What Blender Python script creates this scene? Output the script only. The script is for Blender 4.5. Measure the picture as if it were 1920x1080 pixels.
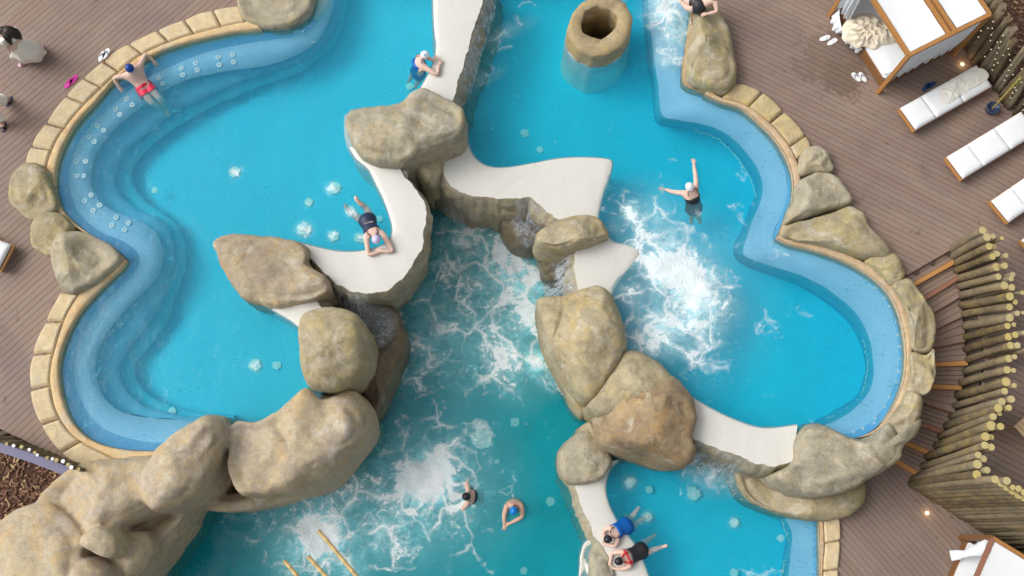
import bpy, bmesh, math, random
import numpy as np
from mathutils import Vector, Matrix, noise

for o in list(bpy.data.objects):
    bpy.data.objects.remove(o)
S = bpy.context.scene
COL = S.collection
R = math.radians

# ------------------------------------------------------------------ camera
TILT = R(13.5)
HCAM = 24.0
cam_data = bpy.data.cameras.new('camera')
cam_data.lens = 36.0
cam_data.sensor_width = 36.0
cam_data.clip_end = 600.0
cam = bpy.data.objects.new('camera', cam_data)
COL.objects.link(cam)
cam.location = (0, 0, HCAM)
cam.rotation_euler = (TILT, 0, 0)
S.camera = cam

# ------------------------------------------------------------------ light: bright overcast day
SUN_EL, SUN_ROT = R(46), R(-80)
world = bpy.data.worlds.new('World')
S.world = world
world.use_nodes = True
wn = world.node_tree
for n in list(wn.nodes):
    wn.nodes.remove(n)
w_out = wn.nodes.new('ShaderNodeOutputWorld')
w_bg = wn.nodes.new('ShaderNodeBackground')
w_sky = wn.nodes.new('ShaderNodeTexSky')
w_sky.sky_type = 'NISHITA'
w_sky.sun_disc = False
w_sky.sun_elevation = SUN_EL
w_sky.sun_rotation = SUN_ROT
w_sky.air_density = 1.0
w_sky.dust_density = 7.0
w_sky.ozone_density = 0.6
w_hsv = wn.nodes.new('ShaderNodeHueSaturation')      # cloud cover takes most of the blue out of the sky
w_hsv.inputs['Saturation'].default_value = 0.22
wn.links.new(w_sky.outputs[0], w_hsv.inputs['Color'])
wn.links.new(w_hsv.outputs[0], w_bg.inputs[0])
w_bg.inputs[1].default_value = 0.15
wn.links.new(w_bg.outputs[0], w_out.inputs[0])
sun_data = bpy.data.lights.new('sun', 'SUN')
sun_data.energy = 0.6
sun_data.angle = R(38)
sun_data.color = (1.0, 0.96, 0.9)
sun = bpy.data.objects.new('sun', sun_data)
COL.objects.link(sun)
# sun direction: sky rotation is measured from +Y clockwise
sd = Vector((math.sin(SUN_ROT) * math.cos(SUN_EL), math.cos(SUN_ROT) * math.cos(SUN_EL), math.sin(SUN_EL)))
sun.rotation_euler = sd.to_track_quat('Z', 'Y').to_euler()
S.view_settings.view_transform = 'Standard'
S.view_settings.look = 'None'
S.view_settings.gamma = 1.0
S.view_settings.use_curve_mapping = False
S.view_settings.exposure = 0.04
S.render.resolution_x = 1920
S.render.resolution_y = 1080
S.cycles.max_bounces = 5
S.cycles.diffuse_bounces = 3
S.cycles.glossy_bounces = 2
S.cycles.transparent_max_bounces = 10

# levels (metres): upper deck and left pool 0, right pool and deck, lower deck, lower pools
Z_L1, Z_L2, Z_L3, Z_L4 = -0.08, -0.75, -2.70, -2.30
Z_DECK1, Z_DECK2, Z_DECK3 = 0.0, -0.65, -2.20

FPX = 1920.0
CT, ST = math.cos(TILT), math.sin(TILT)
def ray(px, py):
    dx, dy = (px - 960) / FPX, (540 - py) / FPX
    return dx, dy * CT + ST, dy * ST - CT
def P(px, py, z):
    dx, dy, dz = ray(px, py)
    t = (z - HCAM) / dz
    return Vector((dx * t, dy * t, z))
def above(b, px, py):
    """the point of the sight line (px, py) nearest to the vertical through b"""
    dx, dy, dz = ray(px, py)
    t = (b[0] * dx + b[1] * dy) / (dx * dx + dy * dy)
    return Vector((dx * t, dy * t, HCAM + dz * t))
def zm(z):
    return z if z > -.8 else -.8 + (z + .8) * .73
def PL(pts, z):
    return [P(x, y, z) for x, y in pts]

# ------------------------------------------------------------------ helpers
def tag(o, label=None, cat=None, group=None, kind=None):
    if label: o['label'] = label
    if cat: o['category'] = cat
    if group: o['group'] = group
    if kind: o['kind'] = kind
    return o
def empty(name, loc=(0, 0, 0), rz=0.0):
    o = bpy.data.objects.new(name, None)
    o.empty_display_size = 0.2
    COL.objects.link(o)
    o.location = loc
    o.rotation_euler = (0, 0, rz)
    return o
def mesh_obj(name, verts, faces, mats, parent=None, mi=None, smooth=False):
    me = bpy.data.meshes.new(name)
    me.from_pydata([tuple(v) for v in verts], [], faces)
    if not isinstance(mats, (list, tuple)): mats = [mats]
    for m in mats: me.materials.append(m)
    if mi is not None:
        me.polygons.foreach_set('material_index', mi)
    if smooth is True:
        me.polygons.foreach_set('use_smooth', [True] * len(me.polygons))
    elif smooth:
        me.polygons.foreach_set('use_smooth', smooth)
    me.update()
    o = bpy.data.objects.new(name, me)
    COL.objects.link(o)
    if parent is not None: o.parent = parent
    return o
class MB:
    def __init__(s): s.v = []; s.f = []; s.m = []; s.s = []
    def add(s, vs, fs, mi=0, sm=False):
        b = len(s.v); s.v += [Vector(v) for v in vs]
        for f in fs: s.f.append([b + i for i in f]); s.m.append(mi); s.s.append(sm)
    def box(s, c, d, M=None, mi=0):
        x, y, z = d[0] / 2, d[1] / 2, d[2] / 2
        vs = [Vector((sx * x, sy * y, sz * z)) + Vector(c) for sz in (-1, 1) for sy in (-1, 1) for sx in (-1, 1)]
        if M is not None: vs = [M @ v for v in vs]
        s.add(vs, [(0, 2, 3, 1), (4, 5, 7, 6), (0, 1, 5, 4), (2, 6, 7, 3), (1, 3, 7, 5), (0, 4, 6, 2)], mi)
    def beam(s, a, b, w, h, mi=0, up=Vector((0, 0, 1))):
        a, b = Vector(a), Vector(b); d = (b - a); L = d.length; d = d.normalized()
        if abs(d.dot(up)) > .98: up = Vector((1, 0, 0))
        sd_ = d.cross(up).normalized(); u = sd_.cross(d)
        M = Matrix((( d.x, sd_.x, u.x, (a.x + b.x) / 2), (d.y, sd_.y, u.y, (a.y + b.y) / 2), (d.z, sd_.z, u.z, (a.z + b.z) / 2), (0, 0, 0, 1)))
        s.box((0, 0, 0), (L, w, h), M, mi)
    def tube(s, pts, rad, n=10, cap=1, mi=0, capmi=None, sm=True, flat=1.0):
        pts = [Vector(p) for p in pts]; k = len(pts)
        if not isinstance(rad, (list, tuple)): rad = [rad] * k
        b = len(s.v); ref = None
        for i, p in enumerate(pts):
            d = (pts[min(i + 1, k - 1)] - pts[max(i - 1, 0)]).normalized()
            if ref is None:
                ref = Vector((0, 0, 1)) if abs(d.z) < .9 else Vector((1, 0, 0))
            x = d.cross(ref).normalized(); y = x.cross(d).normalized(); ref = y
            for j in range(n):
                a = 2 * math.pi * j / n
                s.v.append(p + x * math.cos(a) * rad[i] + y * math.sin(a) * rad[i] * flat)
        for i in range(k - 1):
            for j in range(n):
                j2 = (j + 1) % n
                s.f.append([b + i * n + j, b + i * n + j2, b + (i + 1) * n + j2, b + (i + 1) * n + j]); s.m.append(mi); s.s.append(sm)
        if cap:
            s.f.append([b + j for j in range(n)][::-1]); s.m.append(mi); s.s.append(False)
            s.f.append([b + (k - 1) * n + j for j in range(n)]); s.m.append(mi if capmi is None else capmi); s.s.append(False)
    def disc(s, c, r, h, n=14, mi=0):
        c = Vector(c)
        vs = [c + Vector((math.cos(2 * math.pi * i / n) * r, math.sin(2 * math.pi * i / n) * r, 0)) for i in range(n)]
        vs += [v + Vector((0, 0, h)) for v in vs]
        s.add(vs, [list(range(n))[::-1], list(range(n, 2 * n))] + [(i, (i + 1) % n, n + (i + 1) % n, n + i) for i in range(n)], mi)
    def ell(s, c, r, M=None, n=16, k=8, mi=0, t0=0.0, t1=math.pi):
        b = len(s.v); c = Vector(c)
        for i in range(k + 1):
            t = t0 + (t1 - t0) * i / k
            for j in range(n):
                a = 2 * math.pi * j / n
                v = Vector((math.sin(t) * math.cos(a) * r[0], math.sin(t) * math.sin(a) * r[1], math.cos(t) * r[2]))
                if M is not None: v = M @ v
                s.v.append(c + v)
        for i in range(k):
            for j in range(n):
                j2 = (j + 1) % n
                s.f.append([b + i * n + j, b + (i + 1) * n + j, b + (i + 1) * n + j2, b + i * n + j2]); s.m.append(mi); s.s.append(True)
    def build(s, name, mats, parent=None):
        return mesh_obj(name, s.v, s.f, mats, parent, s.m, s.s)

def resample(pts, n, closed=False, smooth=True):
    pts = [Vector(p) for p in pts]; k = len(pts); out = []
    if smooth:
        segs = k if closed else k - 1
        for i in range(segs):
            if closed: p0, p1, p2, p3 = pts[i - 1], pts[i], pts[(i + 1) % k], pts[(i + 2) % k]
            else: p0, p1, p2, p3 = pts[max(i - 1, 0)], pts[i], pts[i + 1], pts[min(i + 2, k - 1)]
            for j in range(8):
                t = j / 8
                out.append(0.5 * ((2 * p1) + (p2 - p0) * t + (2 * p0 - 5 * p1 + 4 * p2 - p3) * t * t + (3 * p1 - p0 - 3 * p2 + p3) * t ** 3))
        out.append(pts[0] if closed else pts[-1])
    else:
        out = pts + ([pts[0]] if closed else [])
    L = [0.0]
    for a, b in zip(out, out[1:]): L.append(L[-1] + (b - a).length)
    res = []; i = 0; m = n if closed else n - 1
    for q in range(n):
        d = L[-1] * q / m
        while i < len(L) - 2 and L[i + 1] < d: i += 1
        t = (d - L[i]) / max(L[i + 1] - L[i], 1e-9)
        res.append(out[i].lerp(out[i + 1], min(max(t, 0), 1)))
    return res
def plen(pts): return sum((Vector(b) - Vector(a)).length for a, b in zip(pts, pts[1:]))
def in_poly(X, Y, poly):
    X = np.asarray(X, float); Y = np.asarray(Y, float); c = np.zeros(X.shape, bool); n = len(poly)
    for i in range(n):
        x1, y1 = poly[i][0], poly[i][1]; x2, y2 = poly[(i + 1) % n][0], poly[(i + 1) % n][1]
        if y1 == y2: continue
        m = ((y1 > Y) != (y2 > Y)) & (X < (x2 - x1) * (Y - y1) / (y2 - y1) + x1)
        c ^= m
    return c
def grid_obj(name, rows, mats, parent=None, strip_mi=None, closed=False, smooth=True, cap=False):
    n = len(rows[0]); vs = [v for r in rows for v in r]; fs = []; mi = []
    for i in range(len(rows) - 1):
        for j in range(n if closed else n - 1):
            j2 = (j + 1) % n
            fs.append([i * n + j, i * n + j2, (i + 1) * n + j2, (i + 1) * n + j]); mi.append(strip_mi[i] if strip_mi else 0)
    if cap:
        fs.append([(len(rows) - 1) * n + j for j in range(n)]); mi.append(strip_mi[-1] if strip_mi else 0)
    return mesh_obj(name, vs, fs, mats, parent, mi, smooth)
def fbm(v, f, o=3):
    a, t = 1.0, 0.0
    for _ in range(o):
        t += a * noise.noise(v * f); f *= 2.03; a *= .5
    return t
def fix_normals(o):
    bm = bmesh.new(); bm.from_mesh(o.data)
    bmesh.ops.recalc_face_normals(bm, faces=bm.faces)
    bm.to_mesh(o.data); bm.free()

# ------------------------------------------------------------------ materials
def newmat(name):
    m = bpy.data.materials.new(name); m.use_nodes = True
    nt = m.node_tree
    for n in list(nt.nodes): nt.nodes.remove(n)
    return m, nt
class NT:
    def __init__(s, nt): s.nt = nt
    def n(s, t, **k):
        nd = s.nt.nodes.new(t)
        for a, v in k.items(): setattr(nd, a, v)
        return nd
    def l(s, a, b): s.nt.links.new(a, b)
    def math(s, op, a, b=None, clamp=False):
        nd = s.n('ShaderNodeMath', operation=op, use_clamp=clamp)
        for i, v in enumerate((a, b)):
            if v is None: continue
            if isinstance(v, (int, float)): nd.inputs[i].default_value = v
            else: s.l(v, nd.inputs[i])
        return nd.outputs[0]
    def pos(s, scale=(1, 1, 1), rot=(0, 0, 0), loc=(0, 0, 0)):
        tc = s.n('ShaderNodeTexCoord'); mp = s.n('ShaderNodeMapping')
        s.l(tc.outputs['Object'], mp.inputs[0])
        mp.inputs['Location'].default_value = loc; mp.inputs['Rotation'].default_value = rot; mp.inputs['Scale'].default_value = scale
        return mp.outputs[0]
    def noise(s, vec, scale, detail=4, rough=.55, dist=0.0):
        nd = s.n('ShaderNodeTexNoise'); s.l(vec, nd.inputs['Vector'])
        nd.inputs['Scale'].default_value = scale; nd.inputs['Detail'].default_value = detail
        nd.inputs['Roughness'].default_value = rough; nd.inputs['Distortion'].default_value = dist
        return nd.outputs['Fac']
    def ramp(s, fac, stops):
        nd = s.n('ShaderNodeValToRGB'); cr = nd.color_ramp
        while len(cr.elements) < len(stops): cr.elements.new(.5)
        for e, (p, c) in zip(cr.elements, stops):
            e.position = p
            e.color = (c, c, c, 1) if isinstance(c, (int, float)) else (*c, 1)
        s.l(fac, nd.inputs[0]); return nd.outputs[0]
    def mix(s, fac, a, b, mode='MIX'):
        nd = s.n('ShaderNodeMix', data_type='RGBA', blend_type=mode)
        for sock, v in ((nd.inputs[0], fac), (nd.inputs[6], a), (nd.inputs[7], b)):
            if isinstance(v, (int, float)): sock.default_value = v
            elif isinstance(v, tuple): sock.default_value = (*v, 1)
            else: s.l(v, sock)
        return nd.outputs[2]
    def bump(s, h, strength=.3, dist=.02, nrm=None):
        nd = s.n('ShaderNodeBump'); s.l(h, nd.inputs['Height'])
        nd.inputs['Strength'].default_value = strength; nd.inputs['Distance'].default_value = dist
        if nrm is not None: s.l(nrm, nd.inputs['Normal'])
        return nd.outputs[0]
    def out(s, col, rough=.7, nrm=None, spec=.4, **k):
        b = s.n('ShaderNodeBsdfPrincipled'); o = s.n('ShaderNodeOutputMaterial')
        for sock, v in ((b.inputs['Base Color'], col), (b.inputs['Roughness'], rough)):
            if isinstance(v, (int, float)): sock.default_value = v
            elif isinstance(v, tuple): sock.default_value = (*v, 1)
            else: s.l(v, sock)
        b.inputs['Specular IOR Level'].default_value = spec
        if nrm is not None: s.l(nrm, b.inputs['Normal'])
        for a, v in k.items(): b.inputs[a.replace('_', ' ')].default_value = v
        s.l(b.outputs[0], o.inputs[0]); return b

def m_simple(name, col, rough=.7, var=.12, scale=6, bump=.1, spec=.3, **k):
    m, nt = newmat(name); t = NT(nt); p = t.pos()
    a = t.noise(p, scale, 4)
    c = t.mix(a, tuple(x * (1 - var) for x in col), tuple(min(1, x * (1 + var)) for x in col))
    t.out(c, rough, t.bump(t.noise(p, scale * 6, 3), bump, .01), spec, **k)
    return m
def m_rock(name, base, tan, ochre, dark, rough=.8, ochre_amt=.55, wet=0.0, seed=0, streak=0.0):
    K = .82 if 'formation' in name else .79 if 'coping' not in name and 'mortar' not in name else 1.0
    w = lambda c, k=1.0: (min(.85, c[0] * 1.09 * k * K), c[1] * k * K, c[2] * .90 * k * K)
    base, tan, ochre, dark = w(base), w(tan), w(ochre), w(dark)
    m, nt = newmat(name); t = NT(nt); p = t.pos(loc=(seed * 3.1, seed * 1.7, seed))
    n1 = t.noise(p, .75, 5, .6, 1.0)
    n2 = t.noise(t.pos(loc=(seed * 5.1, 3, 1)), 1.15, 6, .66, 1.6)
    n3 = t.noise(p, 2.6, 6, .72, 1.0)
    n4 = t.noise(p, 26, 3, .75)
    n5 = t.noise(t.pos(loc=(2, seed * 2.2, 6)), .9, 5, .6, 1.4)
    c = t.mix(t.ramp(n1, [(.38, 0), (.60, 1)]), base, tan)
    c = t.mix(t.ramp(n5, [(.50, 0), (.62, .55)]), c, tuple(x * y for x, y in zip(base, (.90, .89, .98))))
    c = t.mix(t.math('MULTIPLY', t.ramp(n2, [(.50, 0), (.60, 1)]), ochre_amt), c, ochre)
    c = t.mix(t.math('MULTIPLY', t.ramp(n3, [(.50, 0), (.66, 1)]), .60), c, dark)
    pale = t.noise(t.pos(loc=(9 + seed, 4, 2)), 1.9, 6, .74, .9)
    c = t.mix(t.math('MULTIPLY', t.ramp(pale, [(.53, 0), (.64, 1)]), .55), c, (.55, .51, .42) if not wet else (.34, .30, .23))
    mid = t.noise(p, 6, 6, .7, .4)
    c = t.mix(.28, c, t.ramp(mid, [(.33, .28), (.67, .74)]), 'OVERLAY')
    c = t.mix(.22, c, t.ramp(n4, [(.3, .22), (.7, .78)]), 'OVERLAY')
    vor = t.n('ShaderNodeTexVoronoi', feature='DISTANCE_TO_EDGE')
    wv = t.n('ShaderNodeVectorMath', operation='ADD'); wn_ = t.n('ShaderNodeTexNoise'); t.l(p, wn_.inputs['Vector']); wn_.inputs['Scale'].default_value = 1.7; wn_.inputs['Detail'].default_value = 5
    t.l(p, wv.inputs[0]); t.l(wn_.outputs['Color'], wv.inputs[1]); t.l(wv.outputs[0], vor.inputs['Vector']); vor.inputs['Scale'].default_value = .8
    crack = t.ramp(vor.outputs['Distance'], [(.0, 1), (.012, 0)])
    crack = t.math('MULTIPLY', crack, t.ramp(t.noise(p, 1.1, 2), [(.52, 0), (.66, 1)]))
    c = t.mix(t.math('MULTIPLY', crack, .35), c, (.10, .08, .055))
    pv = t.n('ShaderNodeTexVoronoi'); pv.inputs['Scale'].default_value = 9; t.l(p, pv.inputs['Vector'])
    pit = t.math('MULTIPLY', t.ramp(pv.outputs['Distance'], [(.0, 1), (.28, 0)]), t.ramp(t.noise(p, 1.6, 3), [(.5, 0), (.6, 1)]))
    h = t.math('ADD', t.math('MULTIPLY', t.noise(p, 4, 6, .68, .5), 1.3), t.math('MULTIPLY', n4, .35))
    h = t.math('SUBTRACT', h, t.math('ADD', t.math('MULTIPLY', crack, .3), t.math('MULTIPLY', pit, .25)))
    t.out(c, rough, t.bump(h, .5, .05), .35)
    return m
ROCK = m_rock('sculpted rock tan', (0.408, 0.384, 0.272), (0.533, 0.500, 0.356), (0.545, 0.433, 0.178), (0.249, 0.220, 0.146), seed=1)
ROCKG = m_rock('sculpted rock grey', (0.397, 0.397, 0.330), (0.488, 0.470, 0.368), (0.499, 0.415, 0.215), (0.233, 0.220, 0.172), ochre_amt=.4, seed=2)
ROCKP = m_rock('sculpted rock pale', (0.437, 0.390, 0.312), (0.521, 0.475, 0.343), (0.521, 0.380, 0.177), (0.307, 0.250, 0.187), ochre_amt=.5, seed=3)
ROCKY = m_rock('sculpted rock mossy', (.41, .385, .28), (.48, .43, .29), (.49, .44, .18), (.25, .245, .165), ochre_amt=.5, seed=4)
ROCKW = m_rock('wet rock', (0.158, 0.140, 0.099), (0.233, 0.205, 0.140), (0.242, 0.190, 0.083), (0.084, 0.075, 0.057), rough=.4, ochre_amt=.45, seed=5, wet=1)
STONE = m_rock('coping stone', (.57, .50, .345), (.63, .55, .375), (.60, .50, .28), (.47, .41, .29), ochre_amt=.35, seed=6)
MORTAR = m_rock('orange mortar', (0.614, 0.490, 0.291), (0.651, 0.520, 0.312), (0.614, 0.420, 0.208), (0.512, 0.440, 0.312), ochre_amt=.4, seed=7)

def m_deck(name, ang, seed=0, base=((.235, .158, .118), (.315, .218, .165)), stains=()):
    m, nt = newmat(name); t = NT(nt)
    oi = t.n('ShaderNodeObjectInfo')
    p = t.pos(scale=(1, 1, 1), rot=(0, 0, -ang))
    mp = t.n('ShaderNodeMapping'); t.l(p, mp.inputs[0]); mp.inputs['Scale'].default_value = (.8, 14, 1)
    ofs = t.n('ShaderNodeVectorMath', operation='ADD'); t.l(mp.outputs[0], ofs.inputs[0])
    cmb = t.n('ShaderNodeCombineXYZ'); t.l(t.math('MULTIPLY', oi.outputs['Random'], 50), cmb.inputs[0]); t.l(cmb.outputs[0], ofs.inputs[1])
    g = t.noise(ofs.outputs[0], 3, 6, .65, .4)
    c = t.mix(g, base[0], base[1])
    c = t.mix(t.math('MULTIPLY', t.ramp(oi.outputs['Random'], [(0, 0), (1, 1)]), .42), c, (.30, .25, .21))
    big = t.noise(t.pos(), .55, 5, .6, .8)
    c = t.mix(t.ramp(big, [(.38, .62), (.62, 0)]), c, (.195, .14, .128))
    wet = t.noise(t.pos(loc=(seed, 0, 0)), 2.6, 6, .7, .5)
    c = t.mix(t.ramp(wet, [(.62, 0), (.66, .5)]), c, (.11, .07, .05))
    kn = t.noise(t.pos(), 14, 3, .6, .2)
    c = t.mix(t.ramp(kn, [(.70, 0), (.74, .7)]), c, (.09, .06, .045))
    for (sx, sy, sr) in stains:
        geo = t.n('ShaderNodeVectorMath', operation='DISTANCE'); tc = t.n('ShaderNodeNewGeometry')
        t.l(tc.outputs['Position'], geo.inputs[0]); q = (sx, sy)
        geo.inputs[1].default_value = (q[0], q[1], Z_DECK2)
        d = t.math('SUBTRACT', 1.0, t.math('DIVIDE', geo.outputs['Value'], sr))
        d = t.math('ADD', t.math('MULTIPLY', d, .55), t.math('SUBTRACT', t.noise(t.pos(), 3.4, 6, .65, .9), .5))
        c = t.mix(t.ramp(d, [(.20, 0), (.25, .5)]), c, (.15, .10, .075))
    t.out(c, .62, t.bump(g, .3, .01), .35)
    return m
WHITE_LEDGE = None
def m_ledge():
    m, nt = newmat('white wet render'); t = NT(nt); p = t.pos()
    a = t.noise(p, 1.2, 5, .6, .5); b = t.noise(p, 6, 5, .65, .4)
    c = t.mix(a, (.63, .62, .575), (.69, .68, .635))
    c = t.mix(t.ramp(b, [(.58, 0), (.75, .35)]), c, (.60, .57, .50))
    st = t.noise(t.pos(scale=(3, .7, 1), rot=(0, 0, .6)), 2.5, 5, .7, 1.2)
    c = t.mix(t.ramp(st, [(.55, 0), (.68, .45)]), c, (.56, .55, .50))
    gr = t.noise(p, 22, 4, .7); c = t.mix(t.ramp(gr, [(.58, 0), (.72, .25)]), c, (.52, .50, .44))
    t.out(c, .35, t.bump(b, .12, .02), .5)
    return m
WHITE = m_ledge()
def m_paint(name, c0, c1, s=1.1):
    m, nt = newmat(name); t = NT(nt); p = t.pos()
    a = t.noise(p, s, 5, .6, .6)
    c = t.mix(a, c0, c1)
    c = t.mix(t.ramp(t.noise(p, 9, 5, .7), [(.6, 0), (.8, .12)]), c, (.7, .8, .8))
    t.out(c, .6, None, .3)
    return m
BENCH = m_paint('periwinkle pool paint', (.42, .68, .93), (.47, .72, .95))
BENCHD = m_paint('mid blue pool paint', (.25, .53, .86), (.29, .57, .89))
FLOOR1 = m_paint('turquoise pool paint', (.075, .70, .90), (.10, .75, .94), .5)
FLOOR2 = m_paint('deeper turquoise pool paint', (.025, .68, .88), (.04, .74, .93), .5)
FLOOR3 = m_paint('teal pool paint', (.01, .52, .60), (.02, .62, .70), .5)
PALEFLOOR = m_paint('pale plaster', (.78, .80, .74), (.84, .85, .80))

def m_water(name, body, milky, dens, absc, foamcol=(.84, .90, .92), aer=(.50, .80, .86), busy=True):
    m, nt = newmat(name); t = NT(nt); p = t.pos()
    o = t.n('ShaderNodeOutputMaterial')
    at = t.n('ShaderNodeAttribute', attribute_name='foam'); f = at.outputs['Fac']
    b1 = t.noise(p, 2.2, 4, .6, .8); b2 = t.noise(p, 9, 2, .5)
    rp = t.math('ADD', b1, t.math('MULTIPLY', b2, .35))
    nrm = t.bump(rp, .35, .05)
    tr = t.n('ShaderNodeBsdfTransparent'); tr.inputs[0].default_value = (.97, .99, 1, 1)
    df = t.n('ShaderNodeBsdfDiffuse')
    # current and ripple marks: refracted light painted in as darker and paler colour
    mk = t.noise(t.pos(scale=(1, 1.3, 1)), 2.6, 4, .66, 1.2)
    mk2 = t.math('MULTIPLY', t.ramp(t.noise(t.pos(loc=(3, 5, 0), scale=(1, 1.8, 1), rot=(0, 0, .5)), 3.8, 4, .62, 1.6), [(.585, 0), (.65, 1)]), t.ramp(t.noise(t.pos(loc=(1, 8, 0)), .7, 3, .5), [(.40, .15), (.6, 1)]))
    c = t.mix(mk, tuple(x * .72 for x in body), tuple(min(1, x * 1.2) for x in body))
    c = t.mix(t.math('MULTIPLY', mk2, .55), c, tuple(x * .38 for x in body))
    c = t.mix(t.ramp(f, [(0.1, 0), (.6, .9)]), c, aer)
    t.l(c, df.inputs[0]); t.l(nrm, df.inputs['Normal'])
    mf = t.math('ADD', t.math('MULTIPLY', t.math('MULTIPLY', t.ramp(f, [(.35, 0), (.8, .38), (1.2, .75)]), 1.0), t.ramp(mk, [(.35, .3), (.6, 1)])), t.math('ADD', milky, t.math('MULTIPLY', mk2, .34)), clamp=True)
    mx = t.n('ShaderNodeMixShader'); t.l(mf, mx.inputs[0]); t.l(tr.outputs[0], mx.inputs[1]); t.l(df.outputs[0], mx.inputs[2])
    gl = t.n('ShaderNodeBsdfGlossy'); gl.inputs['Roughness'].default_value = .08; t.l(nrm, gl.inputs['Normal'])
    fr = t.n('ShaderNodeFresnel'); fr.inputs[0].default_value = 1.33; t.l(nrm, fr.inputs['Normal'])
    mg = t.n('ShaderNodeMixShader'); t.l(fr.outputs[0], mg.inputs[0]); t.l(mx.outputs[0], mg.inputs[1]); t.l(gl.outputs[0], mg.inputs[2])
    # foam: a warped net of thin lines that thickens and closes up where the water boils
    def warp(src, scale, amp, detail):
        w_ = t.n('ShaderNodeTexNoise'); t.l(src, w_.inputs['Vector']); w_.inputs['Scale'].default_value = scale; w_.inputs['Detail'].default_value = detail; w_.inputs['Roughness'].default_value = .5
        s_ = t.n('ShaderNodeVectorMath', operation='SUBTRACT'); t.l(w_.outputs['Color'], s_.inputs[0]); s_.inputs[1].default_value = (.5, .5, .5)
        m_ = t.n('ShaderNodeVectorMath', operation='SCALE'); m_.inputs['Scale'].default_value = amp; t.l(s_.outputs[0], m_.inputs[0])
        a_ = t.n('ShaderNodeVectorMath', operation='ADD'); t.l(src, a_.inputs[0]); t.l(m_.outputs[0], a_.inputs[1]); return a_.outputs[0]
    def web(scale, k, src):
        vo = t.n('ShaderNodeTexVoronoi', feature='DISTANCE_TO_EDGE', voronoi_dimensions='2D'); vo.inputs['Scale'].default_value = scale; t.l(src, vo.inputs['Vector'])
        return t.math('SUBTRACT', 1.0, t.math('MULTIPLY', vo.outputs['Distance'], k), clamp=True)
    if busy:
        wp = warp(p, .9, 1.5, 5)
        n1 = web(1.0, 5.5, wp); n2 = web(2.4, 3.2, warp(p, 2.2, .75, 5))
        n1 = t.math('POWER', n1, 2.6); n2 = t.math('POWER', n2, 2.2)
        soft = t.noise(wp, 1.1, 5, .62, .0)
        s2 = t.noise(p, 3.6, 5, .66, .9)
        lo = t.math('MULTIPLY', t.math('SUBTRACT', soft, .5), 2.6)
        hi = t.math('MULTIPLY', t.math('SUBTRACT', s2, .5), 1.5)
        v = t.math('MAXIMUM', n1, t.math('MULTIPLY', n2, t.ramp(s2, [(.42, 0), (.60, .8)])))
        la = t.math('MULTIPLY', v, t.ramp(t.math('ADD', f, lo), [(.30, 0), (.75, .8), (1.1, 1)]))
        fa = t.ramp(t.math('ADD', f, t.math('ADD', lo, hi)), [(.68, 0), (.98, .38), (1.4, .8)])
        fcore = t.ramp(t.math('ADD', t.math('SUBTRACT', f, .45), t.math('MULTIPLY', hi, .7)), [(.45, 0), (.70, .55), (1.0, .95)])
        fm = t.math('MAXIMUM', la, t.math('MAXIMUM', fa, fcore))
        fm = t.ramp(fm, [(0.04, 0), (.35, .28), (.75, .74), (1, .95)])
    else:
        q = t.noise(p, 7, 3, .6, .8)
        fm = t.ramp(t.math('ADD', f, t.math('MULTIPLY', t.math('SUBTRACT', q, .5), 2.2)), [(.55, 0), (1.0, .85)])
    fd = t.n('ShaderNodeBsdfDiffuse'); fd.inputs[0].default_value = (*foamcol, 1)
    t.l(t.bump(t.noise(p, 16, 3, .7), .8, .05), fd.inputs['Normal'])
    mo = t.n('ShaderNodeMixShader'); t.l(fm, mo.inputs[0]); t.l(mg.outputs[0], mo.inputs[1]); t.l(fd.outputs[0], mo.inputs[2])
    t.l(mo.outputs[0], o.inputs['Surface'])
    va = t.n('ShaderNodeVolumeAbsorption'); va.inputs['Color'].default_value = (*absc, 1); va.inputs['Density'].default_value = dens
    t.l(va.outputs[0], o.inputs['Volume'])
    m.use_transparent_shadow = True if hasattr(m, 'use_transparent_shadow') else None
    return m
WAT1 = m_water('clear pool water', (.04, .55, .78), .14, .30, (.0, .93, .985), busy=False)
WAT2 = m_water('jetted pool water', (.015, .52, .74), .16, .34, (.0, .92, .975))
WAT3 = m_water('deep teal water', (.002, .38, .46), .34, .36, (.0, .84, .88), aer=(.26, .70, .77), foamcol=(.93, .96, .97))
WAT4 = m_water('lower pool water', (.02, .50, .72), .18, .36, (.0, .91, .97), busy=True)

def m_fall():
    m, nt = newmat('falling water'); t = NT(nt)
    uv = t.n('ShaderNodeUVMap'); 
    mp = t.n('ShaderNodeMapping'); t.l(uv.outputs[0], mp.inputs[0]); mp.inputs['Scale'].default_value = (12, 1.6, 1)
    q = t.noise(mp.outputs[0], 2.0, 7, .75, .8)
    p = t.pos(); sp = t.noise(p, 26, 4, .8)
    a = t.math('ADD', t.math('MULTIPLY', q, .75), t.math('MULTIPLY', sp, .5))
    a = t.ramp(a, [(.56, .0), (.66, .42), (.80, .85)])
    ed = t.n('ShaderNodeSeparateXYZ'); t.l(uv.outputs[0], ed.inputs[0])
    e = t.math('MULTIPLY', t.ramp(ed.outputs[0], [(0, 0), (.12, 1), (.88, 1), (1, 0)]), t.ramp(ed.outputs[1], [(0, .3), (.2, 1), (1, 1)]))
    a = t.math('MULTIPLY', a, e)
    tr = t.n('ShaderNodeBsdfTransparent'); d = t.n('ShaderNodeBsdfDiffuse'); d.inputs[0].default_value = (.72, .78, .86, 1)
    mx = t.n('ShaderNodeMixShader'); t.l(a, mx.inputs[0]); t.l(tr.outputs[0], mx.inputs[1]); t.l(d.outputs[0], mx.inputs[2])
    o = t.n('ShaderNodeOutputMaterial'); t.l(mx.outputs[0], o.inputs[0]); return m
FALL = m_fall()
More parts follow.
